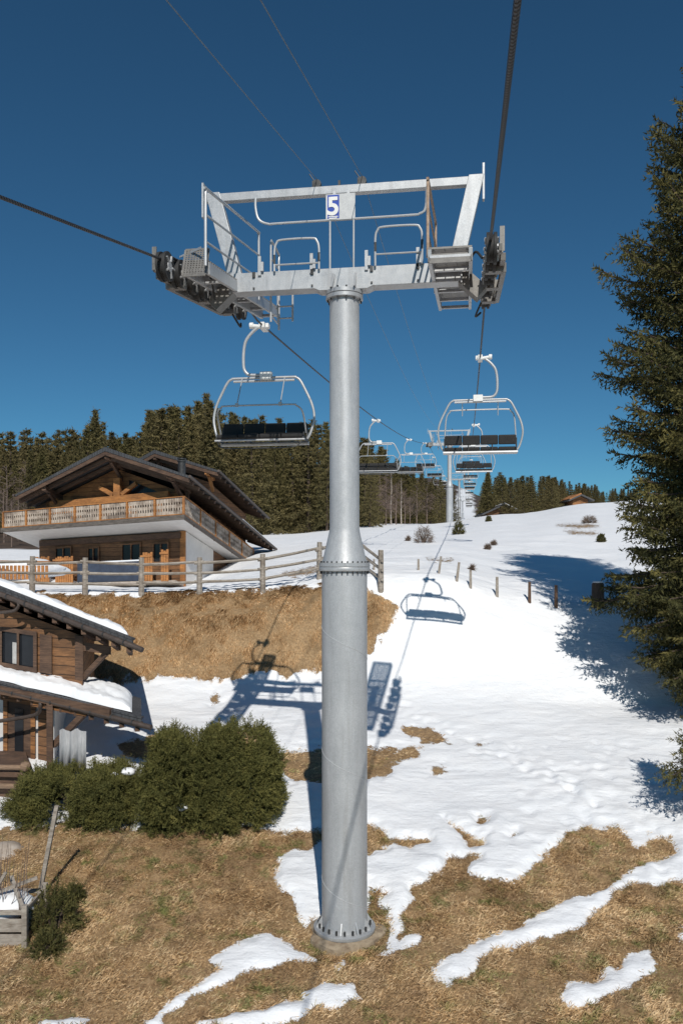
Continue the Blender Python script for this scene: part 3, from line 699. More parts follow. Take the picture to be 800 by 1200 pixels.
# ------------------------------------------------------------------ chairs
def make_chair(raised):
    r = empty('chairlift_chair', (0, 0, 0))
    m = MB(); m.box((0, 0, -.02), .13, .42, .13); m.tube([(.02, 0, -.02), (.30, 0, .02)], .05, 10); m.tube([(.24, 0, .02), (.33, 0, .02)], .075, 12); m.box((-.09, .0, .0), .08, .16, .10); m.build('grip', 'white', r, False, .01)
    m = MB(); m.tube(smooth_path([(.14, 0, -.03), (.28, 0, -.14), (.42, 0, -.32), (.47, 0, -.55), (.48, 0, -.80), (.46, 0, -.98), (.38, 0, -1.09), (.26, 0, -1.12), (.05, 0, -1.12)], 5), .036, 12); m.build('hanger', 'zinc', r, True)
    m = MB(); m.box((-.06, -.0, -1.15), .27, .16, .19); m.build('mounting_box', 'white', r, False, .015)
    m = MB(); m.tube(smooth_path([(-1.03, .05, -2.62), (-1.10, .05, -2.5), (-1.17, .02, -2.25), (-1.18, 0, -2.05), (-1.12, 0, -1.8), (-.98, 0, -1.5), (-.86, 0, -1.28), (-.76, 0, -1.205), (-.62, 0, -1.19), (.62, 0, -1.19), (.76, 0, -1.205), (.86, 0, -1.28), (.98, 0, -1.5), (1.12, 0, -1.8), (1.18, 0, -2.05), (1.17, .02, -2.25), (1.10, .05, -2.5), (1.03, .05, -2.62)], 4), .029, 10)
    m.tube([(-.72, -.02, -1.255), (.72, -.02, -1.255)], .028, 8)
    m.build('frame', 'zinc', r, True)
    m = MB(); m.tube([(-1.04, -.10, -2.70), (1.04, -.10, -2.70)], .045, 8); m.tube([(-1.04, .40, -2.675), (1.04, .40, -2.675)], .022, 8)
    sf = m.build('seat_frame', 'zinc', r)
    for x in (-1.0, -.33, .33, 1.0): m = MB(); m.beam((x, -.08, -2.66), (x, .40, -2.64), .035, .05); m.beam((x, -.08, -2.66), (x, -.14, -2.3), .035, .04, (0, 1, 0)); m.build('seat_support', 'dark_steel', sf)
    for k in range(4):
        x = -.75+k*.5
        m = MB(); m.box((x, .19, -2.585), .488, .50, .10); m.build('seat', 'seat', r, False, .03)
        m = MB(); fr = (Vector((1, 0, 0)), Vector((0, 1, .12)).normalized(), Vector((0, -.12, 1)).normalized())
        m.box((x, -.125, -2.35), .488, .065, .27, fr); m.build('backrest', 'seat', r, False, .03)
    m = MB()
    if raised:
        pts = [(-1.0, .05, -2.50), (-.99, .10, -2.1), (-.95, .14, -1.65), (-.85, .15, -1.5), (-.7, .15, -1.45), (.7, .15, -1.45), (.85, .15, -1.5), (.95, .14, -1.65), (.99, .10, -2.1), (1.0, .05, -2.50)]
        m.tube(smooth_path(pts, 4), .02, 8); zl = -1.5
        for x in (-.5, .5): m.tube([(x, .03, -1.2), (x, .15, -1.62)], .014, 6)
        rb = m.build('restraint_bar', 'zinc', r, True)
    else:
        pts = [(-1.0, .05, -2.48), (-1.0, .25, -2.2), (-.97, .40, -2.02), (-.86, .46, -1.93), (-.7, .48, -1.905), (.7, .48, -1.905), (.86, .46, -1.93), (.97, .40, -2.02), (1.0, .25, -2.2), (1.0, .05, -2.48)]
        m.tube(smooth_path(pts, 4), .02, 8)
        for x in (-.5, .5): m.tube([(x, .03, -1.2), (x, .48, -1.9)], .013, 6); m.box((x, .48, -1.89), .07, .05, .08)
        rb = m.build('restraint_bar', 'zinc', r, True)
        m = MB(); m.tube(smooth_path([(-1.0, .30, -2.5), (-.95, .42, -2.75), (-.75, .5, -2.86), (0, .5, -2.87), (.75, .5, -2.86), (.95, .42, -2.75), (1.0, .30, -2.5)], 5), .014, 6); m.build('footrest', 'dark_steel', rb, True)
    return r
def vof(px, u, lo, hi):
    for _ in range(60):
        mid = (lo+hi)/2; p = L(u, mid, 0)
        if 400+FPX*p.x/p.y < px: lo = mid
        else: hi = mid
    return lo
v0L = vof(309, UL, 15, 30)
ordn = ['nearest', 'second', 'third', 'fourth', 'fifth', 'sixth', 'seventh', 'eighth', 'ninth', 'tenth', 'eleventh', 'twelfth', 'thirteenth']
cl = make_chair(False); cr = make_chair(True)
ny_ = 0
for proto, u, v0, rz, word, n in ((cl, UL, v0L, math.pi-AZ, 'left', 11), (cr, UR, 23.6, -AZ, 'right', 13)):
    for k in range(n):
        o = proto if k == 0 else copy_tree(proto)
        v = v0+24.3*k; o.location = L(u, v, cab(v)); o.rotation_euler = (0, 0, rz)
        tag(o, ('empty four-seat chair with black seats, %s on the %s-hand cable' % (ordn[k], word)), 'chairlift chair', 'empty chairs hanging from the haul cables')

# ------------------------------------------------------------------ foliage builders
def needles(P0, D, Ln, n, spread, nl, w, g, droop=0.):
    """P0 (m,3) twig starts, D (m,3) unit dirs, Ln (m,) lengths -> triangles"""
    m = len(P0); t = np.tile(np.linspace(.05, 1, n), (m, 1))+g.normal(0, .03, (m, n))
    base_ = P0[:, None]+D[:, None]*(t*Ln[:, None])[..., None]
    base_[..., 2] -= droop*(t*Ln[:, None])**2
    rv = g.normal(size=(m, n, 3)); rv -= (rv*D[:, None]).sum(-1, keepdims=True)*D[:, None]; rv /= np.linalg.norm(rv, axis=-1, keepdims=True)+1e-6
    dirn = D[:, None]*(1-spread)+rv*spread; dirn /= np.linalg.norm(dirn, axis=-1, keepdims=True)
    sd = np.cross(dirn, g.normal(size=(m, n, 3))); sd /= np.linalg.norm(sd, axis=-1, keepdims=True)+1e-6
    l = nl*g.uniform(.7, 1.3, (m, n, 1))
    V = np.stack([base_-sd*w/2, base_+sd*w/2, base_+dirn*l], 2).reshape(-1, 3)
    F = np.arange(m*n*3).reshape(-1, 3); return V, F
def conifer_arrays(h, rmax, levels, nb, tw, npt, nl, w, seed, shape=None, zb=.06, secstep=.3, droop=.25, uptip=.15, blunt=None):
    g = np.random.default_rng(seed); P0, D, Ln, Vr = [], [], [], []; BR = []
    for i in range(levels):
        t = i/(levels-1); z = h*(zb+(1-zb)*t*.985)
        r = rmax*((1-t)**.95+.015) if shape is None else shape(z)
        r *= g.uniform(.74, 1.16)
        n = max(4, int(nb*(.55+.45*(1-t))))
        a0 = g.uniform(0, 6.28)
        for k in range(n):
            a = a0+2*math.pi*k/n+g.normal(0, .18); rr = r*(g.uniform(.55, 1.15) if blunt is None else g.uniform(.84, 1.03)*(.80+.38*float(vnoise(np.array([math.cos(a)*2.1+z*.12+20]), np.array([math.sin(a)*2.1+z*.85+50]), 9)[0])))
            if g.random() < .06: rr *= .55
            if rr < .08: rr = .08
            u = np.array([math.cos(a), math.sin(a), 0.]); s0 = .55*(t-.35)
            ns = max(3, int(rr/secstep)); cr_ = None; vv = g.uniform(0, 1)
            pr = []
            for j in range(ns+1):
                q = j/ns; zz = z+g.normal(0, .01)+rr*(s0*q-droop*q*q*1.6*(1-t*.6)+uptip*q**4)
                pr.append(np.array([0, 0, zz])+u*rr*q)
            BR.append((pr, rr))
            for j in range(1, ns+1):
                q = j/ns; p = pr[j]; dirb = (pr[j]-pr[j-1]); dirb /= np.linalg.norm(dirb)
                sd = np.cross(dirb, [0, 0, 1]); sd /= np.linalg.norm(sd)+1e-6
                sl = (tw*(1.15-q*(1 if blunt is None else .6))*min(1, .5+rr/3) + tw*.25)*min(1, .35+rr*.7)
                for s_ in (-1, 1):
                    dd = dirb*.75+sd*s_*g.uniform(.5, 1.0)+np.array([0, 0, g.uniform(-.45, .08) if blunt is None else g.uniform(-.75, .15)])
                    dd /= np.linalg.norm(dd); P0.append(p); D.append(dd); Ln.append(sl*g.uniform(.7, 1.2)); Vr.append(vv)
                if g.random() < (.6 if blunt is None else .95):
                    dd = dirb*.3+np.array([0, 0, -.9]); dd /= np.linalg.norm(dd); P0.append(p); D.append(dd); Ln.append(sl*(.6 if blunt is None else .85)); Vr.append(vv-.2)
            P0.append(pr[-1]); D.append(dirb); Ln.append(tw*.6); Vr.append(vv+.3)
    P0, D, Ln, Vr = np.array(P0), np.array(D), np.array(Ln), np.array(Vr)
    V, F = needles(P0, D, Ln, npt, .55, nl, w, g, droop*.4)
    var = np.repeat(np.clip(Vr*.7+.15+g.normal(0, .15, len(Vr)), 0, 1), npt*3)
    return V, F, var, BR
def trunk_mb(h, r0, bend=0., seed=0):
    m = MB(); rr = random.Random(seed)
    m.tube([(rr.uniform(-1, 1)*bend*k/8, rr.uniform(-1, 1)*bend*k/8, -.6+(h+.4)*k/8) for k in range(9)], [r0*(1-.93*k/8) for k in range(9)], 8)
    return m
# forest prototypes, 10 m high
protos = []
for s in range(7):
    root = empty('conifer', (0, 0, 0))
    h = 10.; rm = [2.7, 2.2, 3.0, 2.4, 2.9, 2.0, 3.1][s]
    sh = None
    V, F, va, BR = conifer_arrays(h, rm, 22+s % 3*4, 8, .60, 6, .24, .085, 100+s, zb=[.05, .1, .03, .14, .06, .2, .04][s], secstep=.34, droop=[.22, .3, .12, .25, .35, .2, .28][s])
    arr_mesh('crown', V, F, 'forest', root, va); trunk_mb(h, .2).build('trunk', 'bark', root, True)
    protos.append(root)
SIL = [(-150, 505), (0, 503), (40, 500), (100, 497), (115, 481), (130, 505), (160, 508), (172, 482), (200, 476), (222, 478), (240, 461), (258, 480), (275, 484), (310, 488), (350, 494), (390, 494), (430, 512), (470, 540), (515, 556), (532, 562), (558, 585), (566, 562), (573, 547), (590, 556), (620, 557), (640, 554), (660, 562), (700, 568), (730, 572), (860, 566)]
sx_, sy_ = zip(*SIL)
used = set(); rr = random.Random(5); placed = []
def put_tree(px, d, top, label, group):
    x = (px-400)/FPX*d; z = gz(x, d); h = (Y0-top)/FPX*d-z
    if h < 4.2 or h > 27: return False
    k = rr.randrange(7); src = protos[k]
    if k in used: o = copy_tree(src)
    else: o = src; used.add(k)
    sc = h/10.; wd = sc*rr.uniform(.75, 1.35) if h < 15 else sc*rr.uniform(.7, 1.1)
    o.location = (x, d, z-.1); o.scale = (wd, wd, sc); o.rotation_euler = (rr.uniform(-.03, .03), rr.uniform(-.03, .03), rr.uniform(0, 6.28))
    tag(o, label, 'tree', group); placed.append((x, d)); return True
def region(n, pxr, dr, jit, label, group, sep=2.6):
    c = 0; tries = 0
    while c < n and tries < n*60:
        tries += 1
        px = rr.uniform(*pxr); d = dr[0]+(dr[1]-dr[0])*rr.random()**1.2
        x = (px-400)/FPX*d
        if any((x-a)**2+(d-b)**2 < (sep*(.6+d/200))**2 for a, b in placed[-90:]): continue
        top = np.interp(px, sx_, sy_)+abs(rr.gauss(0, jit))
        if abs(px-549) < 11+1200/d: continue
        if px > 535 and d > 110 and abs(px-549) < 10: continue
        if put_tree(px, d, top, label, group): c += 1
# the highest tops first
for px, top, d in ((240, 461, 96), (200, 475, 92), (173, 481, 90), (222, 477, 100), (115, 480, 150), (310, 487, 105), (350, 494, 108), (385, 494, 112), (275, 483, 104), (258, 480, 110), (188, 480, 110), (330, 490, 120), (367, 492, 118)):
    put_tree(px, d, top, 'tall dark conifer rising above the others behind the upper chalet', 'forest behind the chalets')
region(62, (150, 440), (82, 125), 16, 'dark green conifer in the dense forest behind and right of the upper chalet', 'forest behind the chalets', 2.4)
region(34, (420, 537), (118, 200), 10, 'dark conifer at the left side of the forest gap where the lift passes', 'forest left of the lift gap', 3)
region(76, (-50, 190), (95, 250), 22, 'distant conifer on the wooded hillside at the far left', 'far left wooded hillside', 4)
region(40, (561, 650), (118, 220), 7, 'dark conifer right of the forest gap behind the snow crest', 'forest right of the lift gap', 2.6)
region(78, (640, 745), (115, 260), 6, 'small distant conifer on the ridge behind the right snow crest', 'forest on the right ridge', 4)
def wood_mass(n, pxr, dr, seed, jit, label, name='distant_wood'):
    g = np.random.default_rng(seed); q = []
    for k in range(3): q.append(conifer_arrays(10., [2.6, 3.1, 2.2][k], 13, 6, .75, 3, .36, .16, 300+k+seed, zb=.05, secstep=.6, droop=.25)[:3])
    Vs, Fs, As = [], [], []; c = 0; t_ = 0
    while len(Vs) < n and t_ < n*30:
        t_ += 1; px = g.uniform(*pxr); d = g.uniform(*dr); top = np.interp(px, sx_, sy_)+g.uniform(2, jit); x = (px-400)/FPX*d; z = gz(x, d); h = (Y0-top)/FPX*d-z
        if h < 5 or h > 24: continue
        V, F, a = q[g.integers(3)]; th = g.uniform(0, 6.28); sc_ = h/10; cs, sn = math.cos(th)*sc_, math.sin(th)*sc_
        Vs.append(np.stack([V[:, 0]*cs-V[:, 1]*sn+x, V[:, 0]*sn+V[:, 1]*cs+d, V[:, 2]*sc_+z-.2], 1)); Fs.append(F+c); As.append(np.clip(a+g.normal(0, .22), 0, 1)); c += len(V)
    o = arr_mesh(name, np.concatenate(Vs), np.concatenate(Fs), 'forest', var=np.concatenate(As)); tag(o, label, 'forest', kind='stuff')
wood_mass(170, (-70, 330), (150, 290), 1, 42, 'far-off mass of conifers covering the hillside behind the chalets')
wood_mass(90, (640, 800), (150, 300), 2, 24, 'far-off conifers covering the ridge on the right')
# bare trees
def bare_tree(seed, h=9):
    g = random.Random(seed); m = MB(); tr = MB()
    tr.tube([(0, 0, -.3), (.05, 0, h*.3), (-.05, .05, h*.6), (0, 0, h)], [.11, .09, .06, .015], 6)
    def br(p, d, l, r, lv):
        q = p+d*l; m.tube([p, p+d*l*.5+Vector((0, 0, .04*l)), q], [r, r*.7, r*.35], 3, False)
        if lv:
            for _ in range(5):
                dd = (d+Vector((g.gauss(0, .5), g.gauss(0, .5), g.gauss(.1, .35)))).normalized(); t = g.uniform(.3, 1)
                br(p+d*l*t, dd, l*g.uniform(.45, .65), r*.5, lv-1)
    for k in range(22):
        z = h*(.18+.8*k/22); a = g.uniform(0, 6.28); d = Vector((math.cos(a), math.sin(a), g.uniform(.5, 1.1))).normalized()
        br(Vector((0, 0, z)), d, h*.22*(1.15-k/22), .035, 2)
    return m, tr
bp_ = []
for s in range(2):
    m, tr = bare_tree(s); r_ = empty('bare_tree', (0, 0, 0)); m.build('branches', 'twig', r_); tr.build('trunk', 'birch' if s else 'twig', r_, True); bp_.append(r_)
ub = set()
for i, (px, d, top, k) in enumerate(((432, 100, 552, 0), (445, 104, 548, 0), (458, 101, 548, 1), (452, 108, 560, 0), (474, 110, 572, 0), (500, 120, 570, 0), (512, 125, 565, 0), (438, 112, 556, 0), (5, 78, 568, 0), (22, 84, 575, 0), (-8, 90, 560, 0), (14, 72, 585, 0), (590, 140, 583, 0), (625, 145, 572, 0), (488, 118, 568, 0), (426, 96, 566, 0), (440, 93, 572, 0), (464, 96, 566, 0), (452, 92, 580, 0), (480, 104, 580, 0), (470, 100, 560, 1), (28, 80, 582, 0), (-20, 76, 575, 0), (648, 150, 578, 0), (612, 138, 584, 0), (8, 95, 545, 0), (30, 100, 540, 0))):
    x = (px-400)/FPX*d; z = gz(x, d); h = (Y0-top)/FPX*d-z; src = bp_[k]
    if k in ub: o = copy_tree(src)
    else: o = src; ub.add(k)
    o.location = (x, d, z); sc = h/9; o.scale = (sc*1.3, sc*1.3, sc); o.rotation_euler = (0, 0, i*1.7)
    tag(o, 'leafless brown tree with fine twigs at the edge of the conifer forest' if k == 0 else 'leafless tree with a pale straight trunk at the forest edge', 'tree', 'bare trees at the forest edge')

# ------------------------------------------------------------------ big spruces on the right
def big_spruce(px, d, toppx, prof, seed, label, levels, name='spruce_tree', zb=.05, nb=13, npt=17, tw=.62, sec=.19, nl=.10, w=.028, droop=.30):
    x = (px-400)/FPX*d; z = gz(x, d); h = (Y0-toppx)/FPX*d-z
    r_ = empty(name, (x, d, z), label, 'tree')
    ts, rs = zip(*prof)
    V, F, va, BR = conifer_arrays(h, 3, levels, nb, tw, npt, nl, w, seed, shape=lambda zz: float(np.interp(zz/h, ts, rs)), zb=zb, secstep=sec, droop=droop, blunt=.75, uptip=.25)
    arr_mesh('crown', V, F, 'spruce', r_, va)
    m = MB()
    for pr, q in BR:
        pts = [r_.location+Vector(p) for p in pr[::3]]+[r_.location+Vector(pr[-1])]
        if (pts[-1]-pts[-2]).length < .02: pts.pop(-2)
        if len(pts) > 1: m.tube(pts, .006+.005*q, 4, False)
    m.build('branches', 'bark', r_)
    m = MB(); m.tube([r_.location+Vector((0, 0, -.5+(h+.3)*k/8)) for k in range(9)], [.26*(1-.95*k/8) for k in range(9)], 10); m.build('trunk', 'bark', r_, True)
    return r_
big_spruce(868, 25, 92, [(0, .8), (.06, 1.5), (.10, 2.4), (.17, 3.3), (.25, 3.6), (.30, 3.7), (.36, 3.3), (.44, 4.0), (.57, 3.85), (.71, 3.5), (.84, 2.8), (.91, 2.5), (.96, 1.7), (1, .25)], 11, 'very tall dark spruce filling the right edge of the slope', 62, zb=.045, nb=15, npt=10, tw=.56, sec=.15, nl=.15, w=.062, droop=.28)
big_spruce(836, 18.2, 800, [(0, .7), (.4, .95), (.7, .5), (1, .08)], 12, 'young spruce showing one branch at the lower right edge', 14, zb=.42, nb=11)

def hit(px, py, lo=9, hi=90):
    d = lo
    while d < hi:
        x = (px-400)/FPX*d
        if gz(x, d) >= (Y0-py)/FPX*d: break
        d += .03 if d < 40 else .1
    return Vector((x, d, gz(x, d)))

# ---- hedge shrubs
def shrub(c, hx, hy, h, n, seed, label, name='hedge_shrub', m='hedge', tl=.26, npt=13, nl=.075, w=.018, group=None, sup=.5, cat='hedge'):
    g = np.random.default_rng(seed); root = empty(name, c, label, cat, group)
    per = 9 if n > 2000 else 1; nn = max(1, n//per)
    th = g.uniform(0, 2*np.pi, nn); cz = g.uniform(-.25, 1, nn)
    ct = np.sqrt(np.clip(1-cz**2, 0, 1)); f = lambda a: np.sign(a)*np.abs(a)**sup
    nrm = np.stack([ct*np.cos(th), ct*np.sin(th), cz], 1)
    Q = np.stack([f(nrm[:, 0])*hx, f(nrm[:, 1])*hy, f(nrm[:, 2])*h*.95], 1)
    Q[:, 2] = np.abs(Q[:, 2]); lump = 1.05+.28*(vnoise(Q[:, 0]*2.3+seed, Q[:, 1]*2.3+Q[:, 2]*2.7, seed)-.5)+.12*(vnoise(Q[:, 0]*6+seed, Q[:, 1]*6+Q[:, 2]*6, seed+1)-.5)
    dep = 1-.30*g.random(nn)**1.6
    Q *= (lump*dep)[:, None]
    D = nrm*.8+g.normal(0, .35, (nn, 3)); D[:, 2] += .35; D /= np.linalg.norm(D, axis=1, keepdims=True)
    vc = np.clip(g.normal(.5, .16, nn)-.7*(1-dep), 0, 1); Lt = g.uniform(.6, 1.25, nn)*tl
    if per > 1:   # each point becomes a spray: a leader and side twigs
        C, DD, LL, vv = [], [], [], []
        sdv = np.cross(D, g.normal(size=(nn, 3))); sdv /= np.linalg.norm(sdv, axis=1, keepdims=True)
        for k in range(per):
            if k == 0: C.append(Q-D*.15); DD.append(D); LL.append(Lt*1.25); vv.append(vc+.1)
            else:
                t = .1+.8*((k+1)//2)/(per/2); sg = 1 if k % 2 else -1
                C.append(Q-D*.15+D*(Lt*t)[:, None]); d2 = D*.75+sdv*sg*.75+g.normal(0, .16, (nn, 3)); DD.append(d2/np.linalg.norm(d2, axis=1, keepdims=True)); LL.append(Lt*(1.05-t*.75)*.75); vv.append(vc)
        Q, D, Lt, vc = np.concatenate(C), np.concatenate(DD), np.concatenate(LL), np.concatenate(vv)
        V, F = needles(Q, D, Lt, npt, .45, nl*.62, w*.9, g)
    else: V, F = needles(Q-D*tl*.3, D, Lt, npt, .5, nl, w, g)
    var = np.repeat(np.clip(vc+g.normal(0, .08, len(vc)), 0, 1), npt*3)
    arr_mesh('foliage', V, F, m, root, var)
    s_ = MB()
    for k in range(14):
        a = g.uniform(0, 6.28); rr_ = g.uniform(.3, .8); e = Vector((math.cos(a)*hx*rr_, math.sin(a)*hy*rr_, h*g.uniform(.5, .85)))
        s_.tube([root.location+Vector((e.x*.2, e.y*.2, -.1)), root.location+Vector((e.x*.6, e.y*.6, e.z*.5)), root.location+e], [.035, .02, .008], 5)
    s_.build('stems', 'bark', root); return root
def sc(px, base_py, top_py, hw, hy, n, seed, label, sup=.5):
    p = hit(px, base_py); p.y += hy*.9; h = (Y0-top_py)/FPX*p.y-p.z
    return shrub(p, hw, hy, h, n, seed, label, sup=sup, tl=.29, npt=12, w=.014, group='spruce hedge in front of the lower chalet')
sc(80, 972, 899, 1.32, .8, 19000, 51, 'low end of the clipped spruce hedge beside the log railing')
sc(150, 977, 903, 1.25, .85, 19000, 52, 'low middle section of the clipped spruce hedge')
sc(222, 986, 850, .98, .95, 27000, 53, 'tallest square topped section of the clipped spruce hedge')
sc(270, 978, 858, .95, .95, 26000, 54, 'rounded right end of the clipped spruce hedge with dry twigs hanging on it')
# dry climbing twigs hanging on the hedge
p = hit(308, 968); m = MB(); g = random.Random(4); lv = []
rt = empty('dry_climber', p, 'dry straw coloured climbing stems hanging over the right end of the hedge', 'climber')
for k in range(7):
    a = p+Vector((g.uniform(-.08, .08), -.03, 0)); b = a+Vector((g.uniform(-.35, .0), g.uniform(.0, .25), g.uniform(1.2, 2.1)))
    m.tube(smooth_path([a, a.lerp(b, .5)+Vector((.08, -.12, 0)), b, b+Vector((-.15, -.05, -.15))], 4), .009, 4); lv.append((a, b))
m.build('stems', M['straw_leaf'], rt)
n = 90; P0 = np.array([tuple((a.lerp(b, g.uniform(.6, 1.05))+Vector((g.uniform(-.25, .15), g.uniform(-.22, 0), g.uniform(-.15, .15))))-p) for a, b in lv for _ in range(13)])
g2 = np.random.default_rng(1); D = g2.normal(size=P0.shape); D /= np.linalg.norm(D, axis=1, keepdims=True)
V, F = needles(P0, D, np.full(len(P0), .04), 3, .5, .06, .035, g2); arr_mesh('leaves', V, F, 'straw_leaf', rt, np.repeat(g2.random(len(P0)), 9))
# white lantern
p = hit(313, 962); rt = empty('garden_lantern', p, 'small white lantern on a short post in the snow beside the hedge', 'lantern')
m = MB(); m.tube([p, p+Vector((0, 0, .14))], .015, 6); m.build('post', 'white', rt)
m = MB()
for x in (-.06, .06):
    for y in (-.06, .06): m.box(p+Vector((x, y, .24)), .018, .018, .2)
m.box(p+Vector((0, 0, .14)), .17, .17, .025); m.build('frame', 'white', rt)
m = MB(); m.prism([p+Vector((-.1, -.1, .34)), p+Vector((.1, -.1, .34)), p+Vector((0, -.1, .41))], (0, .2, 0)); m.build('roof', 'white', rt)

# ---- leaning post, planter, small pine
p = hit(44, 1056); m = MB(); top = P(67, 944, p.y+.05)
m.beam(p-Vector((0, 0, .1)), top, .075, .075, (0, 1, 0)); m.beam(top+Vector((-.0, 0, -.06)), top+Vector((.008, 0, .012)), .05, .05, (0, 1, 0)) if False else None
tag(m.build('leaning_post', 'wood_grey', None, bevel=.008), 'grey wooden post leaning to the right on the grass slope', 'post')
p = hit(2, 1110, 9); p = Vector((P(8, 1110, p.y).x, p.y, p.z)); rt = empty('compost_frame', p, 'weathered wooden plank frame filled with branches and snow at the left edge', 'planter')
w_ = .95
for k, (a, b) in enumerate((((-w_, 0), (.3, 0)), ((-w_, .9), (.3, .9)), ((.3, 0), (.3, .9)), ((-w_, 0), (-w_, .9)))):
    m = MB()
    for z in (.14, .40, .62): m.beam(p+Vector((a[0], a[1], z-.05)), p+Vector((b[0], b[1], z-.05)), .035, .22 if z < .5 else .08)
    m.build('side_boards', 'wood_grey', rt, bevel=.006)
for x in (-w_, .3):
    for y in (-.02, .92): m = MB(); m.box(p+Vector((x+.02, y, .28)), .09, .09, .85); m.build('corner_post', 'wood_grey', rt, bevel=.008)
m = MB(); m.beam(p+Vector((-.9, .1, .6)), p+Vector((.32, .55, .95)), .05, .05); m.beam(p+Vector((-.2, .7, .9)), p+Vector((.3, -.05, .65)), .06, .06); m.beam(p+Vector((-.5, .3, .5)), p+Vector((-.12, .25, 1.15)), .05, .05); m.build('loose_stakes', 'wood_grey', rt)
m = MB(); g = random.Random(9)
for k in range(40):
    a = p+Vector((g.uniform(-.8, .3), g.uniform(.1, .8), .5)); q = a+Vector((g.uniform(-.15, .2), g.uniform(-.1, .1), g.uniform(.4, 1.3))); m.tube([a, a.lerp(q, .5)+Vector((g.uniform(-.05, .05), 0, 0)), q], [.008, .006, .002], 4)
tag(m.build('bare_twig_bush', 'twig', None), 'bare upright brown twigs growing out of the plank frame', 'bush')
def lump(name, c, sx, sy, sz, m_, label, cat, seed=0, n=20):
    mb = MB(); c = Vector(c)
    for i in range(n//2+1):
        ph = math.pi*i/(n//2)
        for j in range(n):
            a = 2*math.pi*j/n; v = Vector((math.sin(ph)*math.cos(a), math.sin(ph)*math.sin(a), math.cos(ph)))
            k = 1+.35*(float(vnoise(np.array([v.x*2+seed+5]), np.array([v.y*2+v.z*2+9]), seed)[0])-.5)
            mb.v.append(c+Vector((v.x*sx*k, v.y*sy*k, v.z*sz*k)))
    for i in range(n//2):
        for j in range(n): mb.f.append([i*n+j, (i+1)*n+j, (i+1)*n+(j+1) % n, i*n+(j+1) % n])
    o = mb.build(name, m_, None, True)
    return tag(o, label, cat) if label else o
lump('snow_heap', p+Vector((-.15, .45, .5)), .5, .35, .22, 'snow', 'small heap of snow lying in the plank frame', 'snow', 3)
def caught(px, py, back, k, lb): d = hit(px, 982).y+back; lump('caught_snow', P(px, py, d), k*1.3, k, k*.7, 'snow', lb, 'snow', int(px), 12)
caught(214, 946, .06, .11, 'clump of snow caught low in the front of the tallest hedge section')
caught(150, 904, .75, .13, 'clump of snow on top of the low middle hedge section')
caught(134, 908, .7, .08, 'smaller clump of snow left on the top of the low hedge')
q = hit(58, 1100)
shrub(q+Vector((.0, .25, 0)), .34, .28, .72, 230, 61, 'small dark green mountain pine beside the plank frame', 'dwarf_pine', 'spruce', .30, 20, .09, .014, sup=1., cat='shrub')
q = hit(52, 1120); shrub(q+Vector((.05, .05, 0)), .22, .2, .30, 130, 62, 'low dark pine sprig below the small mountain pine', 'dwarf_pine', 'spruce', .2, 16, .08, .016, sup=.9, cat='shrub')
q = hit(87, 1060); shrub(q, .12, .1, .36, 160, 63, 'tiny upright pine seedling right of the small mountain pine', 'dwarf_pine', 'spruce', .16, 14, .07, .014, sup=.9, cat='shrub')
lump('boulder', hit(2, 1005)+Vector((-.25, .3, -.02)), .6, .4, .22, 'stone', 'pale grey boulder on the slope below the log railing', 'rock', 8)

# ---- fences and posts
F_ = empty('split_rail_fence', GP(234, 31.2), 'grey split rail fence with posts along the top of the grass bank', 'fence')
fp_ = [(-110, 31.6), (-30, 31.5), (38, 31.4), (100, 31.3), (166, 31.25), (234, 31.2), (308, 31.3), (374, 32.6), (414, 34.2), (446, 30.7)]
ps = []
g = random.Random(2)
for i, (px, d) in enumerate(fp_):
    b = GP(px, d); ps.append(b)
    m = MB(); hgt = 1.42 if i < 9 else 1.55
    a = b+Vector((g.uniform(-.03, .03), 0, hgt+g.uniform(-.05, .05))); m.tube([b-Vector((0, 0, .2)), b.lerp(a, .5), a], [.115, .11, .10], 7); m.build('post', 'wood_grey', F_)
for z in (.42, .80, 1.2):
    for i in range(len(ps)-1):
        m = MB(); a = ps[i]+Vector((g.uniform(-.02, .02), -.02, z+g.uniform(-.05, .05))); b = ps[i+1]+Vector((0, -.02, z+g.uniform(-.05, .05)))
        dd = (b-a).normalized(); m.tube([a-dd*.18, a.lerp(b, .5)+Vector((0, 0, -.02)), b+dd*.18], [.065, .06, .055], 6); m.build('rail', 'wood_grey', F_)
for i, (px, t_, b_, wd, m_, lb) in enumerate(((490, 655, 668, .09, 'wood_grey', 'shortest grey stake, farthest left of the stakes in the snow'), (513, 652, 672, .09, 'wood_grey', 'leaning grey stake, second from the left in the snow'), (534, 659, 681, .1, 'wood_grey', 'grey stake, third from the left in the snow'), (551, 668, 689, .1, 'wood_grey', 'grey stake, fourth from the left in the snow'), (582, 676, 699, .11, 'wood_grey', 'grey stake just left of the tree shadow'), (620, 682, 706, .11, 'wood_dark', 'dark stake, left one standing inside the tree shadow'), (651, 686, 712, .12, 'wood_dark', 'dark stake, right one standing inside the tree shadow'), (438, 655, 668, .08, 'wood_grey', 'small grey stake behind the rail fence end'))):
    p = hit(px, b_, 27); m = MB(); h = (b_-t_)/FPX*p.y; m.tube([p-Vector((0, 0, .2)), p+Vector(((.12 if i in (1, 2) else 0), 0, h))], [wd*.62, wd*.5], 6)
    tag(m.build('stake', m_, None), lb, 'post', 'stakes in a line across the snow')
p = hit(700, 711, 27); m = MB(); m.lathe([(.26, -.2), (.24, .3), (.23, .86), (.20, .92)], 14, p)
tag(m.build('tree_stump', 'bark', None, True), 'thick dark stump standing in the tree shadow beside the spruce', 'stump')
lump('snow', p+Vector((0, 0, .94)), .2, .2, .07, 'snow', 'cap of snow on the thick dark stump', 'snow', 2, 12)
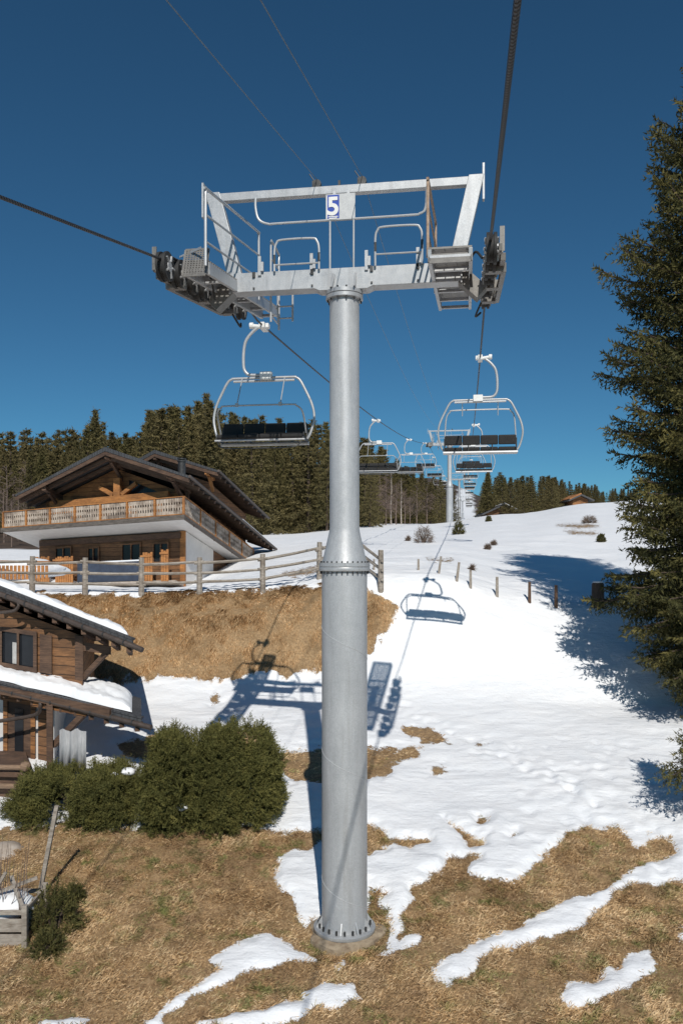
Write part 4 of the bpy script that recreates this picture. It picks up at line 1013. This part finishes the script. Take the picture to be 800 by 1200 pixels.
# small plants in the snow
for px, py, pw, ph, m_, lb in ((496, 636, 22, 21, 'bush', 'round leafless brown bush in the snow left of the second tower'), (537, 626, 14, 16, 'spruce', 'small dark bushy fir at the foot of the second tower'), (572, 611, 6, 7, 'spruce', 'tiny fir on the crest right of the second tower'), (578, 639, 5, 6, 'bush', 'tiny dry tuft in the snow, upper one'), (571, 644, 5, 6, 'bush', 'tiny dry tuft in the snow, lower one'), (478, 634, 4, 5, 'bush', 'dry tuft left of the round brown bush'), (690, 613, 16, 8, 'bush', 'dry brown bush on the upper right slope'), (704, 635, 9, 10, 'spruce', 'small fir sapling on the right slope beside the spruce'), (553, 668, 4, 4, 'bush', 'tiny dry twig tuft beside the stakes')):
    p = hit(px, py, 33, 140); hw, h = pw/2/FPX*p.y, ph/FPX*p.y
    n_ = int(650*hw+60) if m_ == 'spruce' else int(330*hw+30)
    shrub(p, hw*.8, hw*.8, h*.85, n_, int(px), lb, 'bush', m_, hw*.5, 6, .12 if m_ == 'spruce' else .2, .035 if m_ == 'spruce' else .018, sup=.9, cat='bush')
for px, py in ((655, 618), (676, 620), (690, 617)):
    pass

# ------------------------------------------------------------------ upper chalet
class Fr:
    def __init__(s, O, A, B): s.O, s.A, s.B = Vector(O), Vector(A), Vector(B)
    def __call__(s, a, b, z): return s.O+s.A*a+s.B*b+Vector((0, 0, z))
    def box(s, m, a0, a1, b0, b1, z0, z1):
        m.hexa([s(a1, b0, z0), s(a0, b0, z0), s(a0, b1, z0), s(a1, b1, z0), s(a1, b0, z1), s(a0, b0, z1), s(a0, b1, z1), s(a1, b1, z1)])
F = Fr((-7.86, 41, 1.79), (-.893, .454, -.038), (.2, .957, -.226))
ch = empty('chalet', GP(130, 43), 'large timber chalet with wrap-around balcony behind the rail fence', 'house')
# lower storey
m = MB(); F.box(m, 1.01, 11.6, 2.13, 10, -5.0, -.02); m.build('lower_wall', 'wood_brown', ch)
m = MB(); F.box(m, 1.005, 1.6, 2.125, 6.4, -5.0, -.03) if False else F.box(m, .95, 1.01, 2.13, 6.4, -5.0, -.02); m.build('side_wall', 'stucco', ch)
m = MB(); F.box(m, .93, 1.25, 2.05, 2.2, -3.2, -.03); m.build('corner_post', 'wood_beam', ch)
m = MB(); F.box(m, 3.0, 12.6, 6.4, 12, -5, -.02); m.build('rear_wall', 'wood_brown', ch)
for a0, a1, z0, z1 in ((2.0, 3.1, -1.7, -.55), (3.9, 5.3, -1.75, -.5), (6.9, 7.8, -1.7, -.6), (9.0, 10.3, -1.7, -.5)):
    m = MB(); am = (a0+a1)/2
    for (x0, x1, y0, y1) in ((a0, a1, z1-.09, z1), (a0, a1, z0, z0+.09), (a0, a0+.09, z0+.09, z1-.09), (a1-.09, a1, z0+.09, z1-.09), (am-.04, am+.04, z0+.09, z1-.09)): F.box(m, x0, x1, 2.02, 2.12, y0, y1)
    wn = m.build('window', 'wood_brown', ch); m = MB(); F.box(m, a0+.09, a1-.09, 2.09, 2.125, z0+.09, z1-.09); m.build('pane', 'glass', wn)
m = MB(); F.box(m, 1.2, 11.5, 1.98, 2.12, -.40, -.1); m.build('lintel_beam', 'wood_dark', ch)
# terrace screens catching sun
for a0, a1, z1 in ((1.45, 2.0, -1.25), (2.5, 3.3, -1.35), (8.1, 9.6, -1.35), (9.9, 11.6, -1.3)):
    m = MB(); n_ = int((a1-a0)/.17)
    for k in range(n_): F.box(m, a0+k*.17, a0+k*.17+.14, .9, .95, -2.9, z1-(.06 if k % 3 == 1 else 0))
    F.box(m, a0, a1, .85, .9, z1-.25, z1-.15); m.build('terrace_screen', 'wood_beam', ch)
m = MB(); F.box(m, 1.0, 11.8, .95, 2.1, -2.95, -2.85); m.build('terrace', 'stone', ch)
# dark blue table cloth / tarp in the shaded terrace
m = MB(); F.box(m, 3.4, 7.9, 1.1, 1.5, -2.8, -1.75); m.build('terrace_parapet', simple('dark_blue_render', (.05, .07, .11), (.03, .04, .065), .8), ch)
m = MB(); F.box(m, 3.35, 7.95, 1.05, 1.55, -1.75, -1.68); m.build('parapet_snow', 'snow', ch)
# balcony slab
m = MB(); m.hexa([F(13, .05, .02), F(.05, .05, .02), F(.05, 12.8, .02), F(13, 12.8, .02), F(13, .05, .12), F(.05, .05, .12), F(.05, 12.8, .12), F(13, 12.8, .12)]); bs = m.build('balcony_slab', 'stucco', ch)
m = MB(); F.box(m, 0, 13.05, 0, .05, -.02, .22); F.box(m, 0, .05, .05, 12.8, -.02, .22); m.build('slab_edge', 'slab_edge', bs)
m = MB(); 
for b in (1.2, 4.2, 7.2, 10.2): m.tube([F(-.05, b, .05), F(-.05, b, -.1)], .04, 6)
m.tube([F(-.06, .1, .0), F(-.06, 12.6, .0)], .035, 6); m.build('drain_pipe', 'gutter', bs)
def railing(pa, pb, n):
    rl = MB()
    U = Vector((0, 0, 1)); pa, pb = Vector(pa), Vector(pb); d = (pb-pa)
    rl.beam(pa+U*1.16, pb+U*1.16, .12, .045); rl.beam(pa+U*.28, pb+U*.28, .05, .05)
    o = rl.build('balcony_railing', 'wood_beam', ch)
    for k in range(n+1):
        q = pa+d*k/n; m = MB(); m.beam(q+U*.2, q+U*1.14, .09, .10, d); m.build('baluster_post', 'wood_beam', o)
    for k in range(n):   # a board panel with sawn cut-outs
        a, b = pa+d*(k+.05)/n, pa+d*(k+.95)/n; m = MB(); L_ = (b-a).length; nb_ = int(L_/.155); t = (b-a)/nb_
        for j in range(nb_):
            s0 = a+t*j; e = t*.90
            for (f0, f1, z0, z1) in ((0, 1, .28, .48), (.22, .78, .48, .62), (0, 1, .62, .78), (.25, .75, .78, .90), (0, 1, .90, 1.12)):
                m.beam(s0+e*f0+U*(z0+z1)/2, s0+e*f1+U*(z0+z1)/2, .03, z1-z0)
        m.build('railing_panel', 'rail_panel', o)
railing(F(.08, .1, 0), F(12.9, .1, 0), 7); railing(F(.08, .1, 0), F(.08, 11.6, 0), 5)
# upper storey walls
m = MB(); F.box(m, 1.01, 10.6, 1.5, 13, .12, 1.9); m.prism([F(1.01, 1.5, 1.9), F(10.6, 1.5, 1.9), F(4.9+.4, 1.5, 3.45)], F.B*11.5); m.build('upper_wall', 'wood_warm', ch)
m = MB(); F.box(m, 1.5, 9.9, .95, 1.2, 1.42, 1.8); m.build('tie_beam', 'wood_beam', ch)
m = MB(); F.box(m, 8.3, 10.5, 1.0, 1.3, 1.1, 1.42); m.build('sill_beam', 'wood_beam', ch)
for a in (1.9, 3.9, 5.9, 7.9): m = MB(); F.box(m, a, a+.38, .98, 1.2, .2, 1.42); m.build('balcony_column', 'wood_beam', ch)
m = MB(); F.box(m, 4.75, 5.2, .95, 1.2, 1.8, 2.75); m.build('king_post', 'wood_beam', ch)
for s_ in (-1, 1): m = MB(); m.beam(F(4.97+s_*.3, 1.08, 1.88), F(4.97+s_*1.3, 1.08, 2.4), .16, .2); m.build('strut', 'wood_beam', ch)
for a0, a1 in ((2.4, 3.8), (4.4, 5.8), (6.4, 7.8), (8.4, 9.9)):
    m = MB(); F.box(m, a0, a1, 1.42, 1.49, .3, 1.38); w_ = m.build('window', 'wood_dark', ch); m = MB(); F.box(m, a0+.08, a1-.08, 1.38, 1.418, .4, 1.3); m.build('pane', 'glass', w_)
m = MB(); m.prism([F(2.4, 1.46, 1.95), F(4.4, 1.46, 1.95), F(4.4, 1.46, 2.75)], F.B*.03); m.build('gable_window', 'glass', ch)
# roofs
def gable_roof(fr, aR, aP, aL, zR, zP, zL, b0, b1, n_raf, name_s='roof', th=.22, gut=True):
    for (a0, z0) in ((aR, zR), (aL, zL)):
        m = MB(); up = .0
        m.hexa([fr(aP, b0, zP-th), fr(a0, b0, z0-th*.55), fr(a0, b1, z0-th*.55), fr(aP, b1, zP-th), fr(aP, b0, zP), fr(a0, b0, z0), fr(a0, b1, z0), fr(aP, b1, zP)])
        rf = m.build(name_s, 'slate', ch)
        m = MB(); m.beam(fr(aP, b0+.06, zP-th-.10), fr(a0, b0+.06, z0-th*.55-.10), .06, .19); m.beam(fr(aP, b0+.5, zP-th-.20), fr(a0, b0+.5, z0-th*.55-.14), .14, .2); m.beam(fr(aP, b0+1.3, zP-th-.20), fr(a0, b0+1.3, z0-th*.55-.14), .14, .2)
        m.build('bargeboard', 'wood_dark', rf)
        sg = 1 if a0 < aP else -1
        m = MB()
        for k in range(n_raf):
            b = b0+.4+(b1-b0-.8)*k/(n_raf-1); dz = (zP-z0)/(abs(aP-a0))
            m.beam(fr(a0+sg*.05, b, z0-.22), fr(a0+sg*2.0, b, z0-.22+2.0*dz-.05), .12, .17)
        m.build('rafter_tails', 'wood_dark', rf)
        m = MB(); m.tube([fr(a0-sg*.07, b0-.1, z0-.06), fr(a0-sg*.07, b1+.25, z0-.06)], .075, 8); m.build('gutter', 'gutter', rf, True)
    return rf
gable_roof(F, -.54, 4.9, 11.47, 1.96, 3.92, 1.9, -.48, 14.6, 18)
for a, z in ((4.9, 3.5), (.8, 2.15), (9.4, 2.15)):
    m = MB(); m.beam(F(a, -.3, z), F(a, 2.4, z), .24, .24); m.beam(F(a, .2, z-.12), F(a, 1.9, z-.85), .16, .16); m.beam(F(a, 2.1, z-1.2), F(a, 2.1, z-.1), .2, .2); m.build('purlin', 'wood_dark', ch)
# rear wing
gable_roof(F, .45, 5.07, 9.7, 4.42, 6.04, 4.42, 6, 15.8, 11)
m = MB(); F.box(m, 1.6, 8.8, 7.2, 14.2, 1.5, 4.2); m.prism([F(1.6, 7.2, 4.2), F(8.8, 7.2, 4.2), F(5.1, 7.2, 5.45)], F.B*7); m.build('rear_wing_wall', 'wood_brown', ch)
for a, z in ((5.07, 5.6), (1.3, 4.4)):
    m = MB(); m.beam(F(a, 6.1, z), F(a, 7.3, z), .22, .22); m.beam(F(a, 6.5, z-.1), F(a, 7.2, z-.75), .15, .15); m.build('purlin', 'wood_beam' if a < 2 else 'wood_dark', ch)
m = MB()
def roofz(a): return 1.96+(3.92-1.96)*(a+.54)/(4.9+.54)
p0 = F(1.3, 2.4, roofz(1.3)-.1); m.tube([p0, p0+Vector((0, 0, 1.25))], .20, 14); m.tube([p0+Vector((0, 0, 1.25)), p0+Vector((0, 0, 1.32))], .24, 14); m.tube([p0+Vector((0, 0, 1.38)), p0+Vector((0, 0, 1.44))], .24, 14); m.tube([p0+Vector((0, 0, 1.3)), p0+Vector((0, 0, 1.4))], .12, 8)
m.build('chimney', 'dark_steel', ch, True)
m = MB()
def roofsnow(m, a0, a1, b0, b1, h=.12): m.hexa([F(a1, b0, roofz(a1)+.01), F(a0, b0, roofz(a0)+.01), F(a0, b1, roofz(a0)+.01), F(a1, b1, roofz(a1)+.01), F(a1-.05, b0+.1, roofz(a1)+h), F(a0+.05, b0+.1, roofz(a0)+h), F(a0+.05, b1-.1, roofz(a0)+h), F(a1-.05, b1-.1, roofz(a1)+h)])
roofsnow(m, 1.9, 3.4, 4.2, 6.6); roofsnow(m, -.3, 1.0, 1.5, 5.8, .08); roofsnow(m, -.35, 2.2, 8.5, 14.0, .25); m.build('roof_snow', 'snow', ch, bevel=.05)
m = MB(); q = F(-.6, 14.3, 1.8); m.tube(smooth_path([q, q+Vector((0, 0, -.35)), q+Vector((-.5, -.2, -.6)), q+Vector((-1.5, -.4, -.7))], 4), .05, 6); m.build('downpipe', 'gutter', ch, True)
# neighbouring low slatted terrace with snow, left edge
p = GP(-10, 36); m = MB()
tr_ = empty('slatted_terrace_fence', p, 'low reddish slatted terrace fence capped with snow at the far left', 'fence')
for k in range(26): q = P(-60+k*4.6, 681, 36+.0*k); m.box(q+Vector((0, 0, .38)), .12, .04, .62)
m.build('slats', 'wood_beam', tr_); a, b = P(-64, 655, 36), P(60, 657, 36); m = MB(); m.beam(a-Vector((0, 0, .05)), b-Vector((0, 0, .05)), .2, .06); m.build('rail', 'wood_beam', tr_)
lump('snow_bank', P(8, 668, 38), 2.6, 1.6, .55, 'snow', 'bank of snow lying behind the slatted terrace fence', 'snow', 4, 28)

# distant small chalets
for i, (px, py, d, w_, lb, tilt) in enumerate(((585, 606, 128, 5.0, 'small distant chalet with snow on its low roof right of the tower line', .18), (673, 590, 132, 2.4, 'tiny reddish chalet on the right horizon', -.2), (655, 596, 150, 3.0, 'tiny brown hut behind bare trees on the right horizon', .0))):
    x = (px-400)/FPX*d; z = (Y0-py)/FPX*d-1.4; rt = empty('distant_chalet', (x, d, z), lb, 'house', 'distant small chalets'); c = Vector((x, d, z))
    m = MB(); m.box(c+Vector((0, 0, .7)), w_, 6, 2.2); m.prism([c+Vector((-w_/2, -3, 1.8)), c+Vector((w_/2, -3, 1.8)), c+Vector((0, -3, 1.8+w_*.22))], (0, 6, 0)); m.build('wall', 'wood_warm' if i else 'wood_brown', rt)
    m = MB()
    for s_ in (-1, 1): m.beam(c+Vector((0, 0, 1.95+w_*.24)), c+Vector((s_*(w_/2+.8), 0, 1.62)), 7.6, .22, (0, 0, 1))
    rf = m.build('roof', 'slate', rt)
    m = MB(); s_ = 1 if i == 0 else -1; m.beam(c+Vector((0, 0, 2.16+w_*.24)), c+Vector((s_*(w_/2+.6), 0, 1.86)), 7.4, .2); m.build('roof_snow', 'snow' if i == 0 else 'wood_beam', rf)

# ------------------------------------------------------------------ lower chalet
lc = empty('chalet', GP(20, 21), 'snow-topped brown timber chalet corner with two stepped roofs at the left edge', 'house')
A2 = Vector((-.93, .37, .08)); B2 = Vector((-.24, .97, -.09)); G = Fr(P(97, 797, 21.5), A2, B2)
UZ = Vector((0, 0, 1))
def edge(p, slope): return lambda t: Vector(p)+Vector((-.93, .37, slope))*t
eu = edge(P(156, 750, 20.3), .288); el = edge(P(166, 842, 20.0), .134)
# walls
m = MB(); zt = lambda a: 1.15+.19*a
m.hexa([G(9, 0, -.5), G(0, 0, -.5), G(0, 6, -.5), G(9, 6, -.5), G(9, 0, zt(9)), G(0, 0, zt(0)), G(0, 6, zt(0)), G(9, 6, zt(9))]); m.build('upper_wall', 'wood_brown', lc)
m = MB(); m.hexa([G(9, -.05, -4.2), G(.9, -.05, -4.2), G(.9, 6, -4.2), G(9, 6, -4.2), G(9, -.05, -.45), G(.9, -.05, -.45), G(.9, 6, -.45), G(9, 6, -.45)]); m.build('lower_wall', 'stucco', lc)
m = MB(); G.box(m, -.02, .24, -.08, .0, -.3, 1.15); m.build('corner_post', 'wood_dark', lc)
m = MB(); G.box(m, -.9, .1, -.05, .15, .78, 1.0); m.beam(G(-.75, .05, .8), G(0, .05, .05), .12, .12); m.build('roof_brace', 'wood_dark', lc)
# upper window with shutters
m = MB()
for (x0, x1, y0, y1) in ((1.5, 3.4, .98, 1.1), (1.5, 3.4, -.0, .12), (1.5, 1.62, .12, .98), (3.28, 3.4, .12, .98), (2.1, 2.18, .12, .98), (2.7, 2.78, .12, .98)): G.box(m, x0, x1, -.12, -.0, y0, y1)
w_ = m.build('window', 'wood_dark', lc); m = MB(); G.box(m, 1.62, 3.28, -.05, -.005, .12, .98); m.build('pane', 'glass', w_)
for x0, x1 in ((2.2, 2.34), (2.8, 2.98)): m = MB(); G.box(m, x0, x1, -.058, -.052, .14, .72); m.build('curtain', 'curtain', w_)
m = MB(); G.box(m, 1.0, 1.4, -.09, -.01, .02, 1.05); m.build('shutter', 'wood_dark', w_)
m = MB(); G.box(m, 0, 9, -.10, -.02, -.22, -.02); m.build('sill_beam', 'wood_brown', lc)
# pent roof
def sloped_roof(e, back, rise, length, over, nraf, nm):
    bk = lambda b: B2*b+UZ*rise*b/back
    m = MB(); th = .09
    p = [e(length), e(0), e(0)+bk(back), e(length)+bk(back)]
    m.hexa([q-UZ*th for q in p]+[q+UZ*.0 for q in p]); rf = m.build('roof', 'slate', lc)
    m = MB(); m.beam(e(-.02)-UZ*.16+B2*.04, e(length)-UZ*.16+B2*.04, .05, .16); m.build('fascia', 'wood_dark', rf)
    m = MB(); m.beam(e(-.03)+UZ*.03, e(length)+UZ*.03, .10, .05); m.beam(e(-.0)-UZ*.05-B2*.03, e(length)-UZ*.05-B2*.03, .03, .07); m.build('drip_edge', 'slate', rf)
    m = MB(); m.tube([e(-.28)-UZ*.155-B2*.08, e(0)-UZ*.15-B2*.08, e(length)-UZ*.15-B2*.08], .068, 10); gt = m.build('gutter', 'gutter', rf, True)
    m = MB()
    for k in range(int(length/.62)):
        q = e(.25+k*.62)-UZ*.15-B2*.08; m.tube([q+A2*.02, q-A2*.02], .078, 10)
    m.build('gutter_brackets', 'dark_steel', gt)
    m = MB()
    for k in range(nraf):
        t = .12+k*.46; m.beam(e(t)-UZ*.27-B2*.03, e(t)+bk(back)*.9-UZ*.25, .12, .15)
    m.build('rafter_tails', 'wood_dark', rf)
    return rf, bk
rfu, bku = sloped_roof(eu, 6.5, -.30, 9.5, .6, 20, 'upper')
rfl, bkl = sloped_roof(el, 1.75, .36, 9.5, .6, 20, 'lower')
# metal roof flashing lip under gutter left in lower roof: downpipe
m = MB(); q = el(3.1)-UZ*.22-B2*.08; m.tube(smooth_path([q, q-UZ*.12, q+Vector((-.25, .25, -.38)), q+Vector((-1.4, .6, -.62)), q+Vector((-2.6, .9, -.85))], 4), .05, 8); m.build('downpipe', 'gutter', lc, True)
m = MB(); q = eu(3.6)-UZ*.2-B2*.08; m.tube(smooth_path([q, q-UZ*.1, q+Vector((-.2, .1, -.22)), q+Vector((-.9, .3, -.3))], 4), .045, 8); m.build('downpipe', 'gutter', lc, True)
def snow_slab(e, bk, t0, t1, b0, b1, th, seed):
    nt_, nb_ = int((t1-t0)/.06), max(14, int((b1-b0)/.08)); V = []; F_2 = []
    T_, B_ = np.meshgrid(np.linspace(t0, t1, nt_), np.linspace(b0, b1, nb_), indexing='ij')
    ed = np.minimum(np.minimum(T_-t0+.0, t1-T_+5), np.minimum((B_-b0)*1.2, b1-B_+.6))
    endr = np.clip((T_-t0)/.9, 0, 1)
    prof = np.sqrt(np.clip(1-(1-np.clip(ed/(.22), 0, 1))**2, 0, 1))*(.35+.65*np.sqrt(np.clip(1-(1-endr)**2, 0, 1)))
    hh = th*prof*(.8+.5*vnoise(T_*1.6+seed, B_*1.6, seed))+prof*.07*(vnoise(T_*5, B_*5, seed+2)-.5)+prof*.03*(vnoise(T_*13, B_*13, seed+6)-.5)
    wob = .10*(vnoise(T_*2.2+seed, T_*0+3.3, seed+4)-.5)
    top = []
    for i in range(nt_):
        for j in range(nb_):
            b = B_[i, j]+wob[i, j]*(1-(B_[i, j]-b0)/(b1-b0)); q = e(T_[i, j])+bk(b)+UZ*(.055+hh[i, j]); V.append(tuple(q))
    for i in range(nt_-1):
        for j in range(nb_-1): F_2.append((i*nb_+j, (i+1)*nb_+j, (i+1)*nb_+j+1, i*nb_+j+1))
    k = len(V)
    me = MB(); me.v = [Vector(v) for v in V]; me.f = [list(f) for f in F_2]
    return me.build('roof_snow', 'snow', None, True)
for e, bk, t0, b1, th, rf in ((eu, bku, .12, 6.3, .20, rfu), (el, bkl, .28, 1.55, .19, rfl)):
    o = snow_slab(e, bk, t0, 9.4, .10, b1, th, 3 if e is eu else 8); tag(o, 'thick snow lying on the upper roof of the lower chalet' if e is eu else 'lumpy snow lying on the pent roof of the lower chalet', 'snow', 'snow on the roofs')
# lower storey details
m = MB(); m.beam(G(-.95, -.9, -.62), G(9, -.9, -.42), .16, .2) ; m.build('eaves_beam', 'wood_dark', lc)
m = MB(); m.beam(G(-.25, -.75, -.72), G(1.5, -.75, -.72), .2, .2) ; m.build('beam_end', 'wood_warm', lc)
m = MB(); G.box(m, .85, 1.05, -1.0, -.8, -4, -.6); m.build('post', 'wood_dark', lc)
m = MB(); m.beam(G(-.1, -.75, -.8), G(.85, -.75, -1.75), .16, .14); m.build('brace', 'wood_dark', lc)
m = MB(); G.box(m, 1.55, 1.7, -.15, -.05, -3.9, -.75); G.box(m, 2.5, 2.65, -.15, -.05, -3.9, -.75); G.box(m, 1.5, 2.75, -.18, -.05, -.9, -.65); dr = m.build('door_frame', 'wood_warm', lc)
m = MB(); G.box(m, 1.7, 2.5, -.1, -.051, -3.9, -.9); m.build('door', 'wood_dark', dr)
m = MB(); G.box(m, 1.95, 2.25, -.125, -.1, -2.4, -1.05); m.build('pane', 'glass', dr)
m = MB(); G.box(m, 1.15, 1.45, -.13, -.055, -3.6, -.95); m.build('shutter', 'wood_brown', lc)
# log railing of the lower chalet
q = P(36, 900, 19.2); lr = empty('log_railing', GP(20, 19.2), 'pale round log railing in front of the lower chalet', 'railing')
m = MB()
for py in (900, 922, 944, 965): m.tube([P(36, py, 19.2), P(-70, py-3, 19.6)], .062, 10)
m.build('rail', 'log_pale', lr, True)
for px, d in ((29, 19.28), (-30, 19.5)): m = MB(); m.tube([P(px, 1000, d), P(px, 898, d)], .085, 10); m.build('post', 'log_pale', lr, True)
m = MB(); m.tube([P(26, 898, 19.15), P(30, 898, 19.15), P(33, 899, 19.15), P(35, 900, 19.15)], [.10, .12, .12, .08], 10); m.build('post_cap', 'log_pale', lr, True)
m = MB(); m.beam(P(-80, 977, 19.3), P(20, 977, 19.0), .25, .3); m.beam(P(-80, 990, 19.5), P(16, 990, 19.2), .3, .5); m.build('base_beam', 'wood_dark', lr)
m = MB(); m.prism([P(38, 905, 19.25), P(-120, 903, 19.9), P(-120, 880, 22.6), P(30, 880, 22.2)], (0, 0, -.12)); m.build('deck', 'wood_dark', lr)
m = MB(); m.prism([P(30, 908, 19.45), P(-90, 906, 19.9), P(-90, 1010, 19.9), P(30, 1010, 19.45)], (0, .08, 0)); m.build('deck_skirt', 'wood_dark', lr)
m = MB(); a, b = P(70, 880, 19.9), P(101, 880, 19.6); nn = 12; V = []
for i in range(nn+1):
    for z in (0, 1):
        t = i/nn; V.append(a.lerp(b, t)+Vector((0, .05*math.sin(i*1.9), .5*(1 if z else -1)+(.04*math.sin(i) if z else 0))))
m.v = V; m.f = [[2*i, 2*i+2, 2*i+3, 2*i+1] for i in range(nn)]
o = m.build('canvas_screen', 'cloth', None, True); sol = o.modifiers.new('t', 'SOLIDIFY'); sol.thickness = .02; tag(o, 'grey canvas screen standing between the chalet corner and the hedge', 'screen')

# unplaced prototypes (all used in practice)
for k, o in enumerate(protos):
    if k not in used:
        for c in list(o.children): bpy.data.objects.remove(c)
        bpy.data.objects.remove(o)

# ------------------------------------------------------------------ light, sky, camera
w = bpy.data.worlds.new('World'); scn.world = w; w.use_nodes = True; nt = w.node_tree
sky = nt.nodes.new('ShaderNodeTexSky'); sky.sky_type = 'NISHITA'; sky.sun_disc = False
ld = Vector((-.088, 1, -.82)).normalized()
el_ = math.asin(-ld.z); sky.sun_elevation = el_; sky.sun_rotation = math.atan2(-ld.x, -ld.y)
sky.altitude = 2500; sky.air_density = 1.0; sky.dust_density = .2; sky.ozone_density = 2.5
nt.links.new(mix(nt, 1.0, sky.outputs[0], (.42, .87, 1.0), 'MULTIPLY'), nt.nodes['Background'].inputs[0]); nt.nodes['Background'].inputs[1].default_value = .060
sd = bpy.data.lights.new('sun', 'SUN'); sd.energy = 3.8; sd.angle = R(.5); sd.color = (1, .95, .87)
so = bpy.data.objects.new('sun', sd); col.objects.link(so); so.rotation_euler = ld.to_track_quat('-Z', 'Y').to_euler()
cd = bpy.data.cameras.new('camera'); co = bpy.data.objects.new('camera', cd); col.objects.link(co)
co.location = (0, 0, 0); co.rotation_euler = (R(90), 0, 0); cd.sensor_fit = 'VERTICAL'; cd.sensor_height = 36; cd.lens = FPX/1200*36
cd.shift_y = (Y0-600)/1200; cd.clip_end = 5000; cd.clip_start = .1
scn.camera = co
scn.view_settings.view_transform = 'Standard'; scn.view_settings.look = 'None'; scn.view_settings.exposure = 0; scn.view_settings.gamma = 1
scn.render.engine = 'CYCLES'
